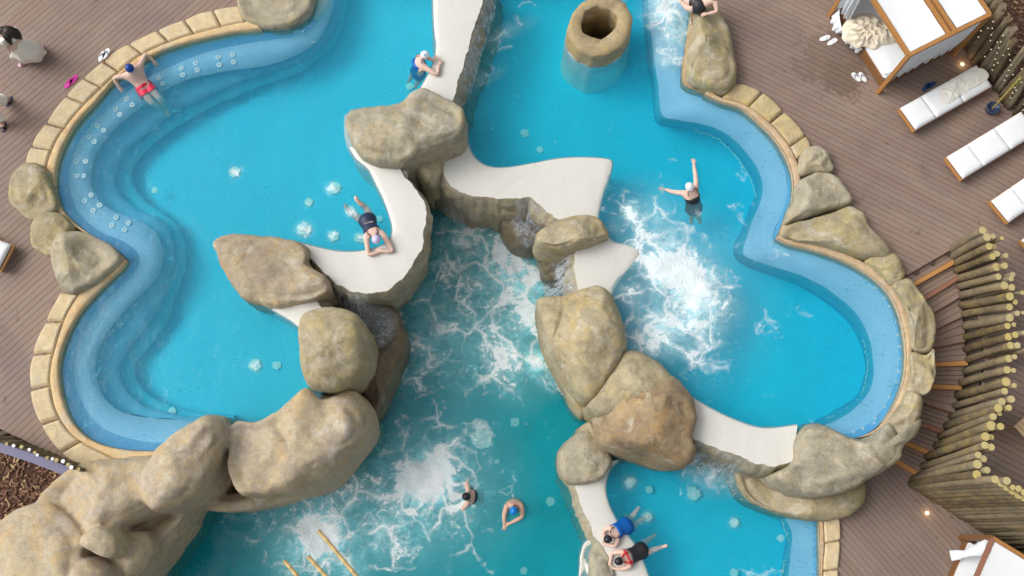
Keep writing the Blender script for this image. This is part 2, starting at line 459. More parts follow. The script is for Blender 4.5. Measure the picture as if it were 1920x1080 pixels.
def m_cascade():
    m, nt = newmat('thin running water'); t = NT(nt); p = t.pos(scale=(1, 1, .3))
    q = t.noise(p, 5.5, 6, .75, 1.6); s = t.noise(p, 19, 4, .75, .6)
    at = t.n('ShaderNodeAttribute', attribute_name='foam')
    al = t.ramp(t.math('ADD', t.math('MULTIPLY', q, .7), t.math('MULTIPLY', s, .45)), [(.50, .04), (.60, .45), (.74, .9)])
    al = t.math('MULTIPLY', al, at.outputs['Fac'])
    tr = t.n('ShaderNodeBsdfTransparent'); d = t.n('ShaderNodeBsdfDiffuse'); d.inputs[0].default_value = (.56, .64, .72, 1)
    mx = t.n('ShaderNodeMixShader'); t.l(al, mx.inputs[0]); t.l(tr.outputs[0], mx.inputs[1]); t.l(d.outputs[0], mx.inputs[2])
    o = t.n('ShaderNodeOutputMaterial'); t.l(mx.outputs[0], o.inputs[0]); return m
CASC = m_cascade()
def m_log(name, c0, c1, c2):
    m, nt = newmat(name); t = NT(nt); oi = t.n('ShaderNodeObjectInfo'); p = t.pos(scale=(1, 1, .35))
    n = t.noise(p, 7, 6, .7, .8); n2 = t.noise(t.pos(), 2.5, 4, .6)
    c = t.mix(t.ramp(n, [(.35, 0), (.65, 1)]), c0, c1)
    c = t.mix(t.math('MULTIPLY', t.ramp(n2, [(.5, 0), (.65, 1)]), .7), c, c2)
    c = t.mix(t.math('MULTIPLY', oi.outputs['Random'], .55), c, (.25, .215, .16)); c = t.mix(t.ramp(oi.outputs['Random'], [(.0, .55), (.35, 0)]), c, (.07, .052, .035))
    t.out(c, .8, t.bump(n, .6, .02), .25); return m
LOG = m_log('weathered log bark', (.085, .06, .03), (.235, .18, .10), (.30, .215, .06))
LOGB = m_log('dull brown log', (.09, .065, .04), (.17, .125, .07), (.20, .14, .05))
def m_cut():
    m, nt = newmat('sawn log end'); t = NT(nt); p = t.pos()
    n = t.noise(p, 20, 4, .6)
    oi = t.n('ShaderNodeObjectInfo')
    c = t.mix(n, (.42, .33, .10), (.58, .48, .19)); c = t.mix(t.math('MULTIPLY', oi.outputs['Random'], .6), c, (.46, .40, .26))
    t.out(c, .7, t.bump(n, .3, .01), .2); return m
CUT = m_cut()
def m_wood(name, a, b, rough=.5):
    m, nt = newmat(name); t = NT(nt); n = t.noise(t.pos(scale=(6, 6, 1)), 3, 6, .7, 1.5)
    t.out(t.mix(n, a, b), rough, t.bump(n, .2, .01), .35); return m
TEAK = m_wood('oiled teak', (.34, .145, .04), (.50, .25, .085))
TEAKD = m_wood('dark teak', (.16, .07, .025), (.27, .13, .05))
NOSE = m_wood('orange step edge', (.42, .19, .055), (.56, .29, .10))
NOSER = m_wood('reddish step edge', (.26, .115, .075), (.34, .165, .11))
BAMBOO = m_wood('bamboo', (.50, .34, .13), (.66, .50, .24))
CLOTH = m_simple('white canvas', (.82, .84, .86), .85, .03, 4, .25)
SHEER = m_simple('sheer white curtain', (.72, .77, .82), .85, .06, 3, .2)
BLANKET = m_simple('beige cotton', (.74, .66, .53), .9, .08, 5, .5)
TOWEL = m_simple('cream towel', (.80, .78, .71), .95, .06, 6, .5)
SKIN = m_simple('skin', (.70, .49, .40), .5, .06, 8, .05, .4, Subsurface_Weight=.0)
SKIN2 = m_simple('tanned skin', (.62, .40, .30), .5, .07, 8, .05, .4)
def flat(name, c, r=.5, var=.05, **k): return m_simple(name, c, r, var, 8, .08, .4, **k)
NAVY = flat('navy fabric', (.018, .03, .07)); BLACK = flat('black fabric', (.02, .02, .025))
BLUE = flat('royal blue fabric', (.0, .10, .42)); RED = flat('crimson shorts', (.80, .03, .09)); REDT = flat('red trim', (.62, .015, .03))
CAPB = flat('blue latex', (.01, .06, .30), .3); CAPW = flat('white latex', (.82, .84, .86), .3); CAPL = flat('lavender latex', (.58, .52, .80), .3)
CAPK = flat('black latex', (.018, .018, .025), .3); CAPC = flat('bright blue latex', (.0, .20, .62), .3)
CREAM = flat('cream linen', (.86, .84, .76), .85); HAIR = flat('dark brown hair', (.03, .02, .014), .45, .4)
PINK = flat('pale pink rubber', (.78, .52, .64)); MAG = flat('magenta rubber', (.70, .04, .38)); WRUB = flat('white rubber', (.82, .83, .85)); NRUB = flat('navy rubber', (.02, .06, .17))
POT = flat('dark blue ceramic', (.035, .055, .11), .3); METALP = m_simple('grey purple kerb', (.22, .215, .33), .6, .1, 3, .1)
def m_emit(name, c, s):
    m, nt = newmat(name); t = NT(nt); e = t.n('ShaderNodeEmission'); e.inputs[0].default_value = (*c, 1); e.inputs[1].default_value = s
    o = t.n('ShaderNodeOutputMaterial'); t.l(e.outputs[0], o.inputs[0]); return m
LAMP = m_emit('warm lamp', (1, .72, .36), 9.0)
BULB = m_emit('fairy bulb', (1, .86, .62), 1.0)
NOZ = flat('white nozzle and glimmer', (.97, .98, .98)); NOZC = flat('grey nozzle hole', (.35, .42, .46)); LENS = flat('pale green lens caustic', (.80, .98, .88), .4)
def m_mulch():
    m, nt = newmat('bark mulch soil'); t = NT(nt); p = t.pos(); n = t.noise(p, 18, 6, .8)
    c = t.ramp(n, [(.3, (.035, .018, .013)), (.5, (.10, .05, .036)), (.68, (.22, .13, .085))])
    t.out(c, .9, t.bump(n, 1, .05), .2); return m
MULCH = m_mulch()
CHIP = m_simple('bark chip', (.19, .10, .065), .9, .5, 3, .3)
STRAW = m_simple('dry straw', (.42, .30, .16), .9, .4, 3, .3)
EARTH = m_simple('bare earth', (.12, .09, .06), .95, .3, .5, .3)
DARKGAP = m_simple('dark joists', (.075, .055, .045), .9, .3, 3, .1)
# ================================================================== ground sheet
gnd = mesh_obj('ground', [(-300, -300, -6), (300, -300, -6), (300, 300, -6), (-300, 300, -6)], [(0, 1, 2, 3)], EARTH)
tag(gnd, kind='structure')

# ================================================================== pools
L1 = [(455,43),(400,55),(330,75),(270,100),(230,130),(190,165),(150,205),(125,235),(105,262),(93,290),(90,320),(93,360),(108,395),(138,425),(178,450),(222,478),(222,500),(192,520),(162,545),(140,568),(122,600),(106,640),(96,690),(96,720),(106,770),(130,812),(160,838),(200,855),(260,865),(330,862),(400,840),(460,830),(540,800),(600,750),(620,680),(590,630),(555,595),(540,580),(515,565),(500,530),(520,490),(560,478),(585,485),(620,500),(660,508),(700,508),(740,495),(765,460),(768,420),(760,390),(745,360),(725,335),(705,312),(685,290),(700,250),(780,230),(830,190),(825,165),(840,120),(850,70),(858,0),(862,-60),(590,-80),(470,-60)]
L2 = [(925,-60),(915,0),(900,40),(885,90),(870,140),(860,190),(850,240),(850,280),(870,320),(905,342),(950,345),(1010,340),(1060,345),(1080,380),(1085,420),(1100,450),(1120,475),(1115,510),(1110,545),(1120,600),(1130,660),(1150,700),(1200,730),(1260,770),(1300,800),(1350,815),(1410,838),(1460,842),(1500,850),(1560,855),(1640,840),(1690,790),(1715,730),(1720,650),(1710,590),(1680,540),(1640,505),(1590,480),(1530,460),(1478,440),(1490,400),(1510,350),(1500,300),(1480,265),(1440,225),(1390,195),(1330,165),(1310,100),(1320,0),(1320,-60)]
L3 = [(690,290),(760,330),(830,325),(900,340),(1000,360),(1060,400),(1080,450),(1065,520),(1060,600),(1080,680),(1100,740),(1130,800),(1095,860),(1090,930),(1112,1000),(1150,1060),(1190,1200),(250,1200),(250,1080),(330,1010),(380,940),(500,915),(590,880),(650,820),(660,740),(640,650),(610,590),(600,540),(660,515),(740,505),(785,450),(770,370)]
L4 = [(1145,872),(1112,900),(1115,950),(1135,990),(1165,1030),(1185,1100),(1185,1200),(1562,1200),(1562,1000),(1550,950),(1500,925),(1440,895),(1400,865),(1350,845),(1290,825),(1240,840),(1180,845),(1150,855)]

RNG = np.random.default_rng(4)
_w = [(RNG.uniform(1.2, 9), RNG.uniform(0, 6.28), RNG.uniform(0, 6.28)) for _ in range(26)]
def ripple(X, Y):
    z = np.zeros_like(X)
    wx = X + .35 * np.sin(1.3 * Y + 1) + .2 * np.sin(2.9 * Y + X); wy = Y + .35 * np.sin(1.1 * X) + .2 * np.sin(3.1 * X - Y)
    for k, a, ph in _w:
        z += np.sin(k * (wx * math.cos(a) + wy * math.sin(a)) + ph) / k
    return z
def water(name, poly_px, z, zb, mat, blobs, label, amp=.004, step=.07, famp=.03, hole=None):
    poly = [(p.x, p.y) for p in resample(PL(poly_px, z), 260, True)]
    xs = [p[0] for p in poly]; ys = [p[1] for p in poly]
    gx = np.arange(min(xs) - step, max(xs) + step, step); gy = np.arange(min(ys) - step, max(ys) + step, step)
    X, Y = np.meshgrid(gx, gy, indexing='ij'); nx, ny = X.shape
    C = in_poly(X[:-1, :-1] + step / 2, Y[:-1, :-1] + step / 2, poly)
    if hole: C &= ~in_poly(X[:-1, :-1] + step / 2, Y[:-1, :-1] + step / 2, hole)
    F = np.zeros_like(X)
    for b in blobs:
        q = P(b[0], b[1], z); r = b[2] / 76.0
        sx = b[4] if len(b) > 4 else 1.0; an = b[5] if len(b) > 5 else 0.0
        dx, dy = X - q.x, Y - q.y
        u = (dx * math.cos(an) + dy * math.sin(an)) / sx; v = -dx * math.sin(an) + dy * math.cos(an)
        F = (F ** 3 + (b[3] * np.exp(-(u * u + v * v) / (r * r))) ** 3) ** (1 / 3)
    F = np.clip(F * (1.15 if z < -2.5 else 1.0), 0, 1.5)
    Z = z + ripple(X, Y) * amp + np.clip(F, 0, 1) * ripple(X * 2.3 + 5, Y * 2.3) * famp + np.clip(F - .7, 0, 1) * .05
    used = np.zeros(X.shape, bool)
    used[:-1, :-1] |= C; used[1:, :-1] |= C; used[:-1, 1:] |= C; used[1:, 1:] |= C
    idx = -np.ones(X.shape, int); n = int(used.sum()); idx[used] = np.arange(n)
    top = np.stack([X[used], Y[used], Z[used]], 1); bot = top.copy(); bot[:, 2] = zb
    I, J = np.where(C)
    q = np.stack([idx[I, J], idx[I + 1, J], idx[I + 1, J + 1], idx[I, J + 1]], 1)
    faces = [q, q[:, ::-1] + n]
    Cp = np.pad(C, 1)
    for di, dj, a, b in ((-1, 0, (0, 1), (0, 0)), (1, 0, (1, 0), (1, 1)), (0, -1, (0, 0), (1, 0)), (0, 1, (1, 1), (0, 1))):
        m = ~Cp[I + 1 + di, J + 1 + dj]
        a_ = idx[I[m] + a[0], J[m] + a[1]]; b_ = idx[I[m] + b[0], J[m] + b[1]]
        faces.append(np.stack([b_, a_, a_ + n, b_ + n], 1))
    faces = np.concatenate(faces); V = np.concatenate([top, bot])
    me = bpy.data.meshes.new(name)
    me.vertices.add(len(V)); me.vertices.foreach_set('co', V.ravel())
    me.loops.add(faces.size); me.loops.foreach_set('vertex_index', faces.ravel())
    me.polygons.add(len(faces)); me.polygons.foreach_set('loop_start', np.arange(0, faces.size, 4)); me.polygons.foreach_set('loop_total', np.full(len(faces), 4))
    me.polygons.foreach_set('use_smooth', np.arange(len(faces)) < len(q))
    me.update(calc_edges=True)
    at = me.attributes.new('foam', 'FLOAT', 'POINT')
    at.data.foreach_set('value', np.concatenate([F[used], np.zeros(n)]).astype(np.float32))
    me.materials.append(mat)
    o = bpy.data.objects.new(name, me); COL.objects.link(o)
    tag(o, label, None, None, 'structure')
    return o
water('pool_water', L1, Z_L1, -1.7, WAT1, [(625,352,15,.85),(570,430,17,1.0),(440,322,14,.8),(579,379,10,.7),(625,443,13,.75),(478,685,13,.75),(658,397,13,.8),(675,446,12,.75),(560,60,60,.2)], 'calm turquoise water of the left pool')
water('pool_water', L2, Z_L2, -2.5, WAT2,
      [(1252,20,46,1.05),(1262,62,40,.9),(1252,105,34,.8),(1225,30,40,.5),
       (1262,505,62,1.35),(1308,545,60,1.3),(1240,620,58,1.0),(1312,612,52,.9),(1270,560,170,.55),(1210,420,90,.5),(1184,396,26,.95),(1232,445,62,.62),(1178,560,52,.5),(1205,640,50,.55),(1298,664,24,.75),(1375,580,45,.42),(1340,470,70,.35),(1225,400,60,.42),(1180,480,40,.6),(1270,540,130,.35),(1150,430,26,.5),(1300,398,34,.35),
       (925,70,90,.55,.22,-1.12),(893,150,60,.5,.3,-1.2),(1135,340,40,.3,.4,0)],
      'foaming turquoise water of the right pool', famp=.022, hole=[(p.x, p.y) for p in resample(PL([(1072,55),(1079,32),(1095,13),(1116,2),(1148,2),(1168,12),(1178,34),(1174,57),(1162,78),(1138,94),(1112,98),(1090,87),(1076,72)], -.75), 40, True)])
water('pool_water', L3, Z_L3, -4.6, WAT3,
      [(800,900,60,1.45),(800,905,165,.62),(605,1003,52,1.4),(590,990,130,.66),(700,955,90,.45),(720,880,40,.42,.4,1.2),(715,990,80,.5,.3,-1.3),(668,880,36,.3),
       (865,440,62,.62),(950,480,70,.72),(1000,530,62,.84),(985,590,60,.76),(1020,610,50,.8),(900,540,80,.52),(840,500,50,.5),(790,640,46,.72),(1005,678,28,1.15),(975,650,70,.52),(1030,705,40,.6),(850,600,110,.33),(760,600,40,.4),(820,690,50,.3),(770,520,30,.4),
       (900,470,120,.62),(860,620,120,.52),(940,650,90,.6),(960,520,90,.72),(800,560,70,.5),(760,700,70,.42),(860,720,90,.40),(960,720,70,.42),(640,930,90,.5),(740,1010,90,.5),(880,830,60,.30),(480,960,50,.35),(650,1060,50,.6),(540,1050,60,.5),(870,935,26,.4)],
      'deep teal water of the lower centre pool under the waterfalls', famp=.03)
water('pool_water', L4, Z_L4, -3.9, WAT4, [(1181,905,14,.7),(1214,969,12,.7),(1376,980,12,.7),(1335,880,44,.85),(1300,868,34,.7),(1370,905,30,.5),(1300,925,22,.3)], 'blue water of the lower right pool')

# ------------------------------------------------------------------ pool basins
def basin(name, poly, z, mat, label, below=-.35):
    pts = [(p.x, p.y) for p in resample(PL(poly, z), 200, True)]
    n = len(pts)
    vs = [(x, y, z) for x, y in pts] + [(x, y, z + below) for x, y in pts]
    fs = [list(range(n)), list(range(n, 2 * n))[::-1]] + [(i, n + i, n + (i + 1) % n, (i + 1) % n) for i in range(n)]
    o = mesh_obj(name, vs, fs, mat)
    tag(o, label, None, None, 'structure'); return o
B1 = basin('pool_basin', L1, -1.45, FLOOR1, 'turquoise floor of the left pool')
B2 = basin('pool_basin', L2, -2.15, FLOOR2, 'turquoise floor of the right pool')
B3 = basin('pool_basin', L3, -4.2, FLOOR3, 'teal floor of the centre pool')
B4 = basin('pool_basin', L4, -3.55, FLOOR2, 'blue floor of the lower right pool')

def wob(p, a=.02, f=2.5):
    p = Vector(p); q = noise.noise_vector(p * f); return Vector((p.x + q.x * a, p.y + q.y * a, p.z))
def strip(name, lines, mats, mi, parent, n=150, jit=0.0):
    rows = [[wob(p, jit) if jit else p for p in resample(l, n)] for l in lines]
    return grid_obj(name, rows, mats, parent, mi)
e1 = [(570,-40),(575,10),(560,45),(520,54),(470,55),(440,60),(400,68),(350,80),(300,97),(255,122),(215,150),(180,190),(145,228),(125,260),(110,295),(104,330),(105,360),(113,385),(130,408),(160,433),(200,457),(225,474),(238,487),(230,502),(205,526),(175,556),(150,586),(130,620),(115,660),(110,690),(112,720),(120,755),(135,790),(160,817),(190,833),(230,842),(270,845),(315,843),(360,835),(420,835)]
b1o = [(612,-40),(600,30),(575,58),(545,70),(505,75),(430,88),(380,100),(320,125),(270,150),(230,180),(185,218),(152,260),(135,300),(129,330),(132,362),(145,395),(165,418),(195,438),(230,452),(255,470),(263,490),(252,513),(226,538),(195,568),(165,602),(147,640),(139,680),(140,715),(148,742),(162,768),(185,797),(215,813),(260,826),(310,830),(370,826),(430,822)]
b1i = [(632,-40),(622,25),(600,72),(560,102),(500,123),(440,131),(400,138),(350,150),(305,172),(260,205),(215,242),(184,283),(171,320),(172,348),(185,375),(215,397),(260,413),(287,431),(302,455),(305,490),(294,521),(256,560),(216,604),(191,640),(180,680),(182,715),(195,745),(218,767),(250,779),(300,785),(350,788),(400,792),(440,796)]
s1i = [(645,-40),(636,30),(612,80),(580,110),(530,128),(470,146),(420,166),(370,190),(330,210),(285,245),(245,276),(222,305),(215,340),(232,372),(268,398),(300,412),(320,435),(328,470),(326,505),(312,540),(291,590),(268,622),(237,660),(223,690),(227,715),(250,748),(290,768),(340,778),(400,782),(440,786)]
s2i = [(655,-40),(646,35),(622,88),(580,125),(545,142),(500,158),(440,180),(380,210),(315,250),(270,288),(248,320),(252,350),(275,378),(305,400),(335,425),(348,465),(345,510),(328,560),(315,600),(290,638),(262,668),(253,700),(263,725),(295,750),(350,768),(400,774),(440,780)]
strip('seat_back', [PL(e1, .03), PL(e1, -.16), PL(b1o, -.40)], BENCHD, [0, 0], B1)
strip('bench', [PL(b1o, -.40), PL(b1i, -.43), PL(b1i, -.86)], [BENCH, FLOOR1], [0, 1], B1, 170)
strip('step', [PL(b1i, -.80), PL(s1i, -.82), PL(s1i, -1.14)], [m_paint('step paint', (.17, .56, .80), (.21, .61, .85))], [0, 0], B1, 260, .05)
strip('step', [PL(s1i, -1.10), PL(s2i, -1.12), PL(s2i, -1.5)], FLOOR1, [0, 0], B1, 260, .06)
e2 = [(1310,-60),(1300,40),(1288,110),(1287,150),(1320,178),(1350,190),(1390,203),(1420,227),(1450,257),(1473,292),(1486,330),(1486,370),(1477,400),(1463,430),(1458,445),(1480,457),(1520,467),(1560,480),(1600,497),(1640,522),(1668,551),(1687,590),(1697,640),(1698,690),(1689,730),(1670,770),(1650,795),(1620,816),(1595,822),(1560,825),(1530,830)]
b2o = [(1300,-60),(1290,40),(1278,110),(1277,157),(1318,186),(1348,196),(1385,210),(1414,233),(1442,262),(1463,296),(1475,332),(1475,368),(1466,398),(1453,430),(1450,449),(1478,464),(1517,474),(1556,488),(1594,505),(1630,530),(1656,558),(1674,594),(1684,641),(1685,688),(1677,726),(1659,762),(1638,786),(1610,806),(1580,814),(1530,818)]
b2i = [(1210,-60),(1217,30),(1226,110),(1235,165),(1241,215),(1268,225),(1310,232),(1350,245),(1385,270),(1410,300),(1425,330),(1430,360),(1420,392),(1405,430),(1394,465),(1402,482),(1450,500),(1500,516),(1550,541),(1598,580),(1624,620),(1637,670),(1634,720),(1614,755),(1578,782),(1540,800),(1500,805)]
d2i = [(1198,-60),(1206,50),(1214,120),(1222,175),(1228,228),(1262,240),(1304,247),(1340,260),(1370,282),(1394,310),(1410,338),(1414,362),(1405,390),(1390,428),(1374,462),(1384,492),(1440,516),(1490,534),(1536,560),(1580,596),(1606,632),(1620,675),(1616,718),(1596,748),(1562,770),(1526,790),(1490,800)]
strip('seat_back', [PL(e2, -.60), PL(e2, -.82), PL(b2o, -1.0)], BENCHD, [0, 0], B2)
strip('bench', [PL(b2o, -1.0), PL(b2i, -1.02), PL(d2i, -2.2)], [BENCH, m_paint('wall paint', (.07, .42, .62), (.10, .50, .68))], [0, 1], B2, 200, .025)
e4 = [(1540,955),(1537,980),(1536,1005),(1538,1040),(1537,1080),(1530,1200)]
b4o = [(1528,950),(1525,980),(1524,1005),(1526,1040),(1525,1080),(1518,1200)]
b4i = [(1462,950),(1474,975),(1485,1000),(1482,1035),(1479,1070),(1470,1200)]
d4i = [(1448,950),(1460,980),(1472,1004),(1468,1036),(1464,1070),(1450,1200)]
strip('seat_back', [PL(e4, -2.15), PL(e4, -2.4), PL(b4o, -2.6)], BENCHD, [0, 0], B4, 60)
strip('bench', [PL(b4o, -2.6), PL(b4i, -2.64), PL(d4i, -3.6)], [BENCH, bpy.data.materials['wall paint']], [0, 1], B4, 80, .02)
# pale tile lines at the foot of the deep walls, refracted waver put into shape
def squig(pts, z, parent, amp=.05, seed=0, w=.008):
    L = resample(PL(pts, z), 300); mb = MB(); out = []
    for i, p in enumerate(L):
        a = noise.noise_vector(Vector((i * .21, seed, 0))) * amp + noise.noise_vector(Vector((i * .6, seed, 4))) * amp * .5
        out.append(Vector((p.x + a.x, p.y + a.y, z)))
    mb.tube(out, w, 5, 1); o = mb.build('refracted_tile_line', [TILEL], parent); return o
TILEL = flat('pale refracted tile line', (.80, .95, .72))
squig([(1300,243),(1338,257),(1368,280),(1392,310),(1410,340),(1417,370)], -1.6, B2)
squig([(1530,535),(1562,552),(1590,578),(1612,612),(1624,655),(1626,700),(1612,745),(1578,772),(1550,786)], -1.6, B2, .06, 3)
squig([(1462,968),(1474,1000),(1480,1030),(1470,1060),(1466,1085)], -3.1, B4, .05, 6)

def nozzle(px, py, z, parent, r=.045):
    c = P(px, py, z); mb = MB(); mb.disc(c, r, .02, 12, 0); mb.disc(c + Vector((0, 0, .019)), r * .38, .006, 8, 1)
    o = mb.build('jet_nozzle', [NOZ, NOZC], parent)
NZ1 = [(298,147),(305,157),(340,129),(343,141),(367,119),(370,132),(409,108),(411,122),(436,103),(438,117),(238,186),(248,197),(217,205),(225,215),(183,236),(195,245),(167,257),(177,266),(144,303),(161,303),(145,330),(157,330),(171,366),(159,377),(187,385),(175,395),(218,408),(210,422),(241,418),(234,431)]
for x, y in NZ1: nozzle(x, y, -.40, B1, .066)
for x, y in [(256,571),(237,592),(229,607),(213,620),(199,645),(185,676),(183,704),(189,717),(210,763),(195,735),(240,778)]: nozzle(x, y, -.72, B1, .035)
NZ2 = [(1324,187),(1449,257),(1472,459),(1491,464),(1546,480),(1563,490),(1610,512),(1627,524),(1642,539),(1658,558),(1668,574),(1680,605),(1683,628),(1686,650),(1687,672),(1685,697),(1681,716),(1667,745),(1658,762),(1640,785),(1617,803),(1600,810)]
for x, y in NZ2: nozzle(x, y, -.97, B2, .036)
for x, y in [(1527,1005),(1527,1020),(1527,1050),(1526,1072)]: nozzle(x, y, -2.58, B4, .032)
def floor_light(px, py, r, z, parent):
    c = P(px, py, z); mb = MB(); rr = r / 76
    n = 22; pts = []
    for i in range(n):
        a = 2 * math.pi * i / n; q = rr * (1 + .45 * noise.noise(Vector((math.cos(a) * 2.1, math.sin(a) * 2.1, px))))
        pts.append(c + Vector((math.cos(a) * q, math.sin(a) * q, .015)))
    mb.add(pts + [p - Vector((0, 0, .03)) for p in pts], [list(range(n))] + [(i, n + i, n + (i + 1) % n, (i + 1) % n) for i in range(n)], 0)
    mb.disc(c + Vector((0, 0, .014)), rr * .45, .015, 10, 1)  # white centre painted as a glimmer, caustic wobble put into the outline
    mb.build('floor_light', [LENS, NOZ], parent)
for a in [(440,322,11),(290,357,6),(627,353,12),(579,379,8),(571,430,13),(625,443,11),(478,685,11),(519,685,8),(262,769,6),(322,772,8),(265,597,6),(658,397,11),(712,410,7),(674,446,10),(768,162,8)]: floor_light(*a, -1.42 if a[0] > 350 else -1.08, B1)
for a in [(984,250,9),(1012,281,7)]: floor_light(*a, -2.13, B2)
floor_light(902, 822, 21, -3.0, B3)
for a in [(932,865,5),(965,792,9),(1032,940,9),(982,1070,7)]: floor_light(*a, -3.6, B3)
for a in [(1181,905,11),(1217,918,7),(1214,969,9),(1376,980,9),(1464,1009,7),(1300,925,13),(1376,1074,8)]: floor_light(*a, -3.4 if a[0] < 1450 else -3.0, B4)

# ================================================================== white overflow ledges
def ledge(name, A, B, zw, zb, label, n=70, under=.06, rowsdown=7, out=.10, rockmat=None, ztilt=.0, seed=0, zbed=-1.4, rgh=1.0):
    A = resample(PL(A, zw), n); B = resample(PL(B, zw), n)
    def nrm(L, other):
        r = []
        for i, p in enumerate(L):
            d = L[min(i + 1, n - 1)] - L[max(i - 1, 0)]; q = Vector((-d.y, d.x, 0)).normalized()
            if q.dot(p - other[i]) < 0: q = -q
            r.append(q)
        for _ in range(3): r = [(r[max(i - 1, 0)] + r[i] + r[min(i + 1, n - 1)]).normalized() for i in range(n)]
        return r
    nA, nB = nrm(A, B), nrm(B, A)
    Z = lambda p, z: Vector((p.x, p.y, z))
    rows = [[Z(p + q * under, zw + zbed) for p, q in zip(A, nA)], [Z(p + q * under * .62, zw - .62) for p, q in zip(A, nA)], [Z(p + q * under * .28, zw - .22) for p, q in zip(A, nA)], [Z(p + q * .05, zw - .035) for p, q in zip(A, nA)],
            [Z(p, zw + .006) for p in A]]
    for t, h in ((.12, .02), (.35, .03), (.65, .035), (.88, .03)):
        rows.append([Z(a.lerp(b, t), zw + h + .008 * noise.noise(a * 3)) for a, b in zip(A, B)])
    mi = [0] * (len(rows))
    jag = [(.05 * noise.noise(b * 3.1 + Vector((seed, 0, 0))) + .03 * noise.noise(b * 9)) for b in B]
    rows.append([Z(b + q * j, zw + .025) for b, q, j in zip(B, nB, jag)])
    mi.append(1)
    rows.append([Z(b + q * (j + .035), zw - .03) for b, q, j in zip(B, nB, jag)])
    for k in range(1, rowsdown + 1):
        t = k / rowsdown; z = zw - .03 - (zw - zb) * t
        r = []
        for b, q, j in zip(B, nB, jag):
            v = Vector((b.x, b.y, z)); d = out * t + rgh * .16 * abs(noise.noise(v * 1.3 + Vector((seed, 3, 0)))) + rgh * .07 * noise.noise(v * 4)
            # courses of rough stone stepping out from the wall
            d += rgh * .05 * math.floor(2.2 * (1 + noise.noise(Vector((b.x * 1.4, b.y * 1.4, z * 1.1)) + Vector((seed, 0, 7)))))
            r.append(Z(b + q * (j + .03 + d), z))
        rows.append(r); mi.append(1)
    root = empty(name, A[n // 2])
    tag(root, label, 'pool ledge')
    wi = next(i for i, m in enumerate(mi) if m == 1)
    def sub(rw): return [[v - root.location for v in r] for r in rw]
    grid_obj('overflow_surface', sub(rows[:wi + 1]), WHITE, root)
    grid_obj('rock_face', sub(rows[wi:]), rockmat or ROCKG, root)
    return root, B, nB
LG1, LB1, LN1 = ledge('overflow_ledge', [(812,-60),(813,0),(815,50),(819,90),(810,128),(788,170),(780,200)], [(915,-60),(906,0),(893,40),(881,80),(870,120),(861,150),(852,178),(845,200)], Z_L1, -2.3, 'long straight white ledge at the top centre with a blue capped swimmer leaning on it', out=.22, seed=1, under=.16)
LG2, LB2, LN2 = ledge('overflow_ledge', [(655,275),(668,296),(692,318),(706,345),(720,372),(732,405),(737,432),(728,454),(700,467),(660,473),(620,470),(585,462),(555,455)], [(725,300),(747,318),(768,342),(787,367),(798,388),(800,408),(793,430),(795,452),(783,482),(764,511),(740,534),(715,547),(690,550),(660,546),(632,532),(610,512),(585,490)], Z_L1, -3.1, 'curved white overflow ledge where the woman in the lavender cap rests her arms', n=110, out=-.22, rowsdown=12, seed=2, rgh=.6)
LG3, _, _ = ledge('overflow_ledge', [(495,568),(520,585),(545,600),(566,616)], [(570,545),(592,562),(600,574),(612,590)], Z_L1, -3.1, 'short white ledge between the pointed boulder and the tall rounded boulder', n=30, seed=3)
LG4, LB4, LN4 = ledge('overflow_ledge', [(862,225),(873,255),(882,284),(897,303),(920,314),(952,315),(1000,307),(1050,298),(1100,296),(1138,299),(1147,306),(1142,330),(1131,360),(1122,395),(1120,425)], [(815,285),(830,310),(836,335),(848,350),(870,360),(895,370),(925,372),(950,374),(975,373),(994,371),(1008,384),(1028,398),(1048,414),(1075,428),(1100,436)], Z_L2, -3.1, 'widest white overflow ledge with a pointed square end reaching into the right pool', n=110, out=.14, rowsdown=12, seed=4, under=.06, zbed=-1.4)
LG5, LB5, LN5 = ledge('overflow_ledge', [(1110,425),(1135,440),(1152,455),(1180,462),(1197,474),(1180,500),(1160,524),(1146,550),(1140,570)], [(1100,440),(1090,462),(1078,478),(1076,500),(1080,522),(1084,546),(1090,570)], Z_L2, -3.1, 'small white ledge with a pointed tip between two boulders beside the foaming water', n=50, out=.08, seed=5)
LG6, LB6, LN6 = ledge('overflow_ledge', [(1280,735),(1300,748),(1335,768),(1375,787),(1420,802),(1455,803),(1495,798)], [(1285,795),(1298,818),(1322,831),(1352,843),(1382,856),(1420,869),(1450,874),(1485,868)], Z_L2, -3.2, 'white ledge at the lower right between the reddish boulder and the big end boulder', n=60, out=.12, seed=6)
LG7, LB7, LN7 = ledge('overflow_ledge', [(1160,862),(1143,880),(1134,912),(1141,947),(1162,987),(1188,1020),(1205,1055),(1222,1100),(1240,1150)], [(1060,885),(1077,914),(1090,947),(1105,983),(1117,1009),(1133,1027),(1141,1053),(1158,1090),(1180,1140)], Z_L4, -4.0, 'white ledge at the bottom where two women in swimsuits lean', n=70, out=.10, seed=7)

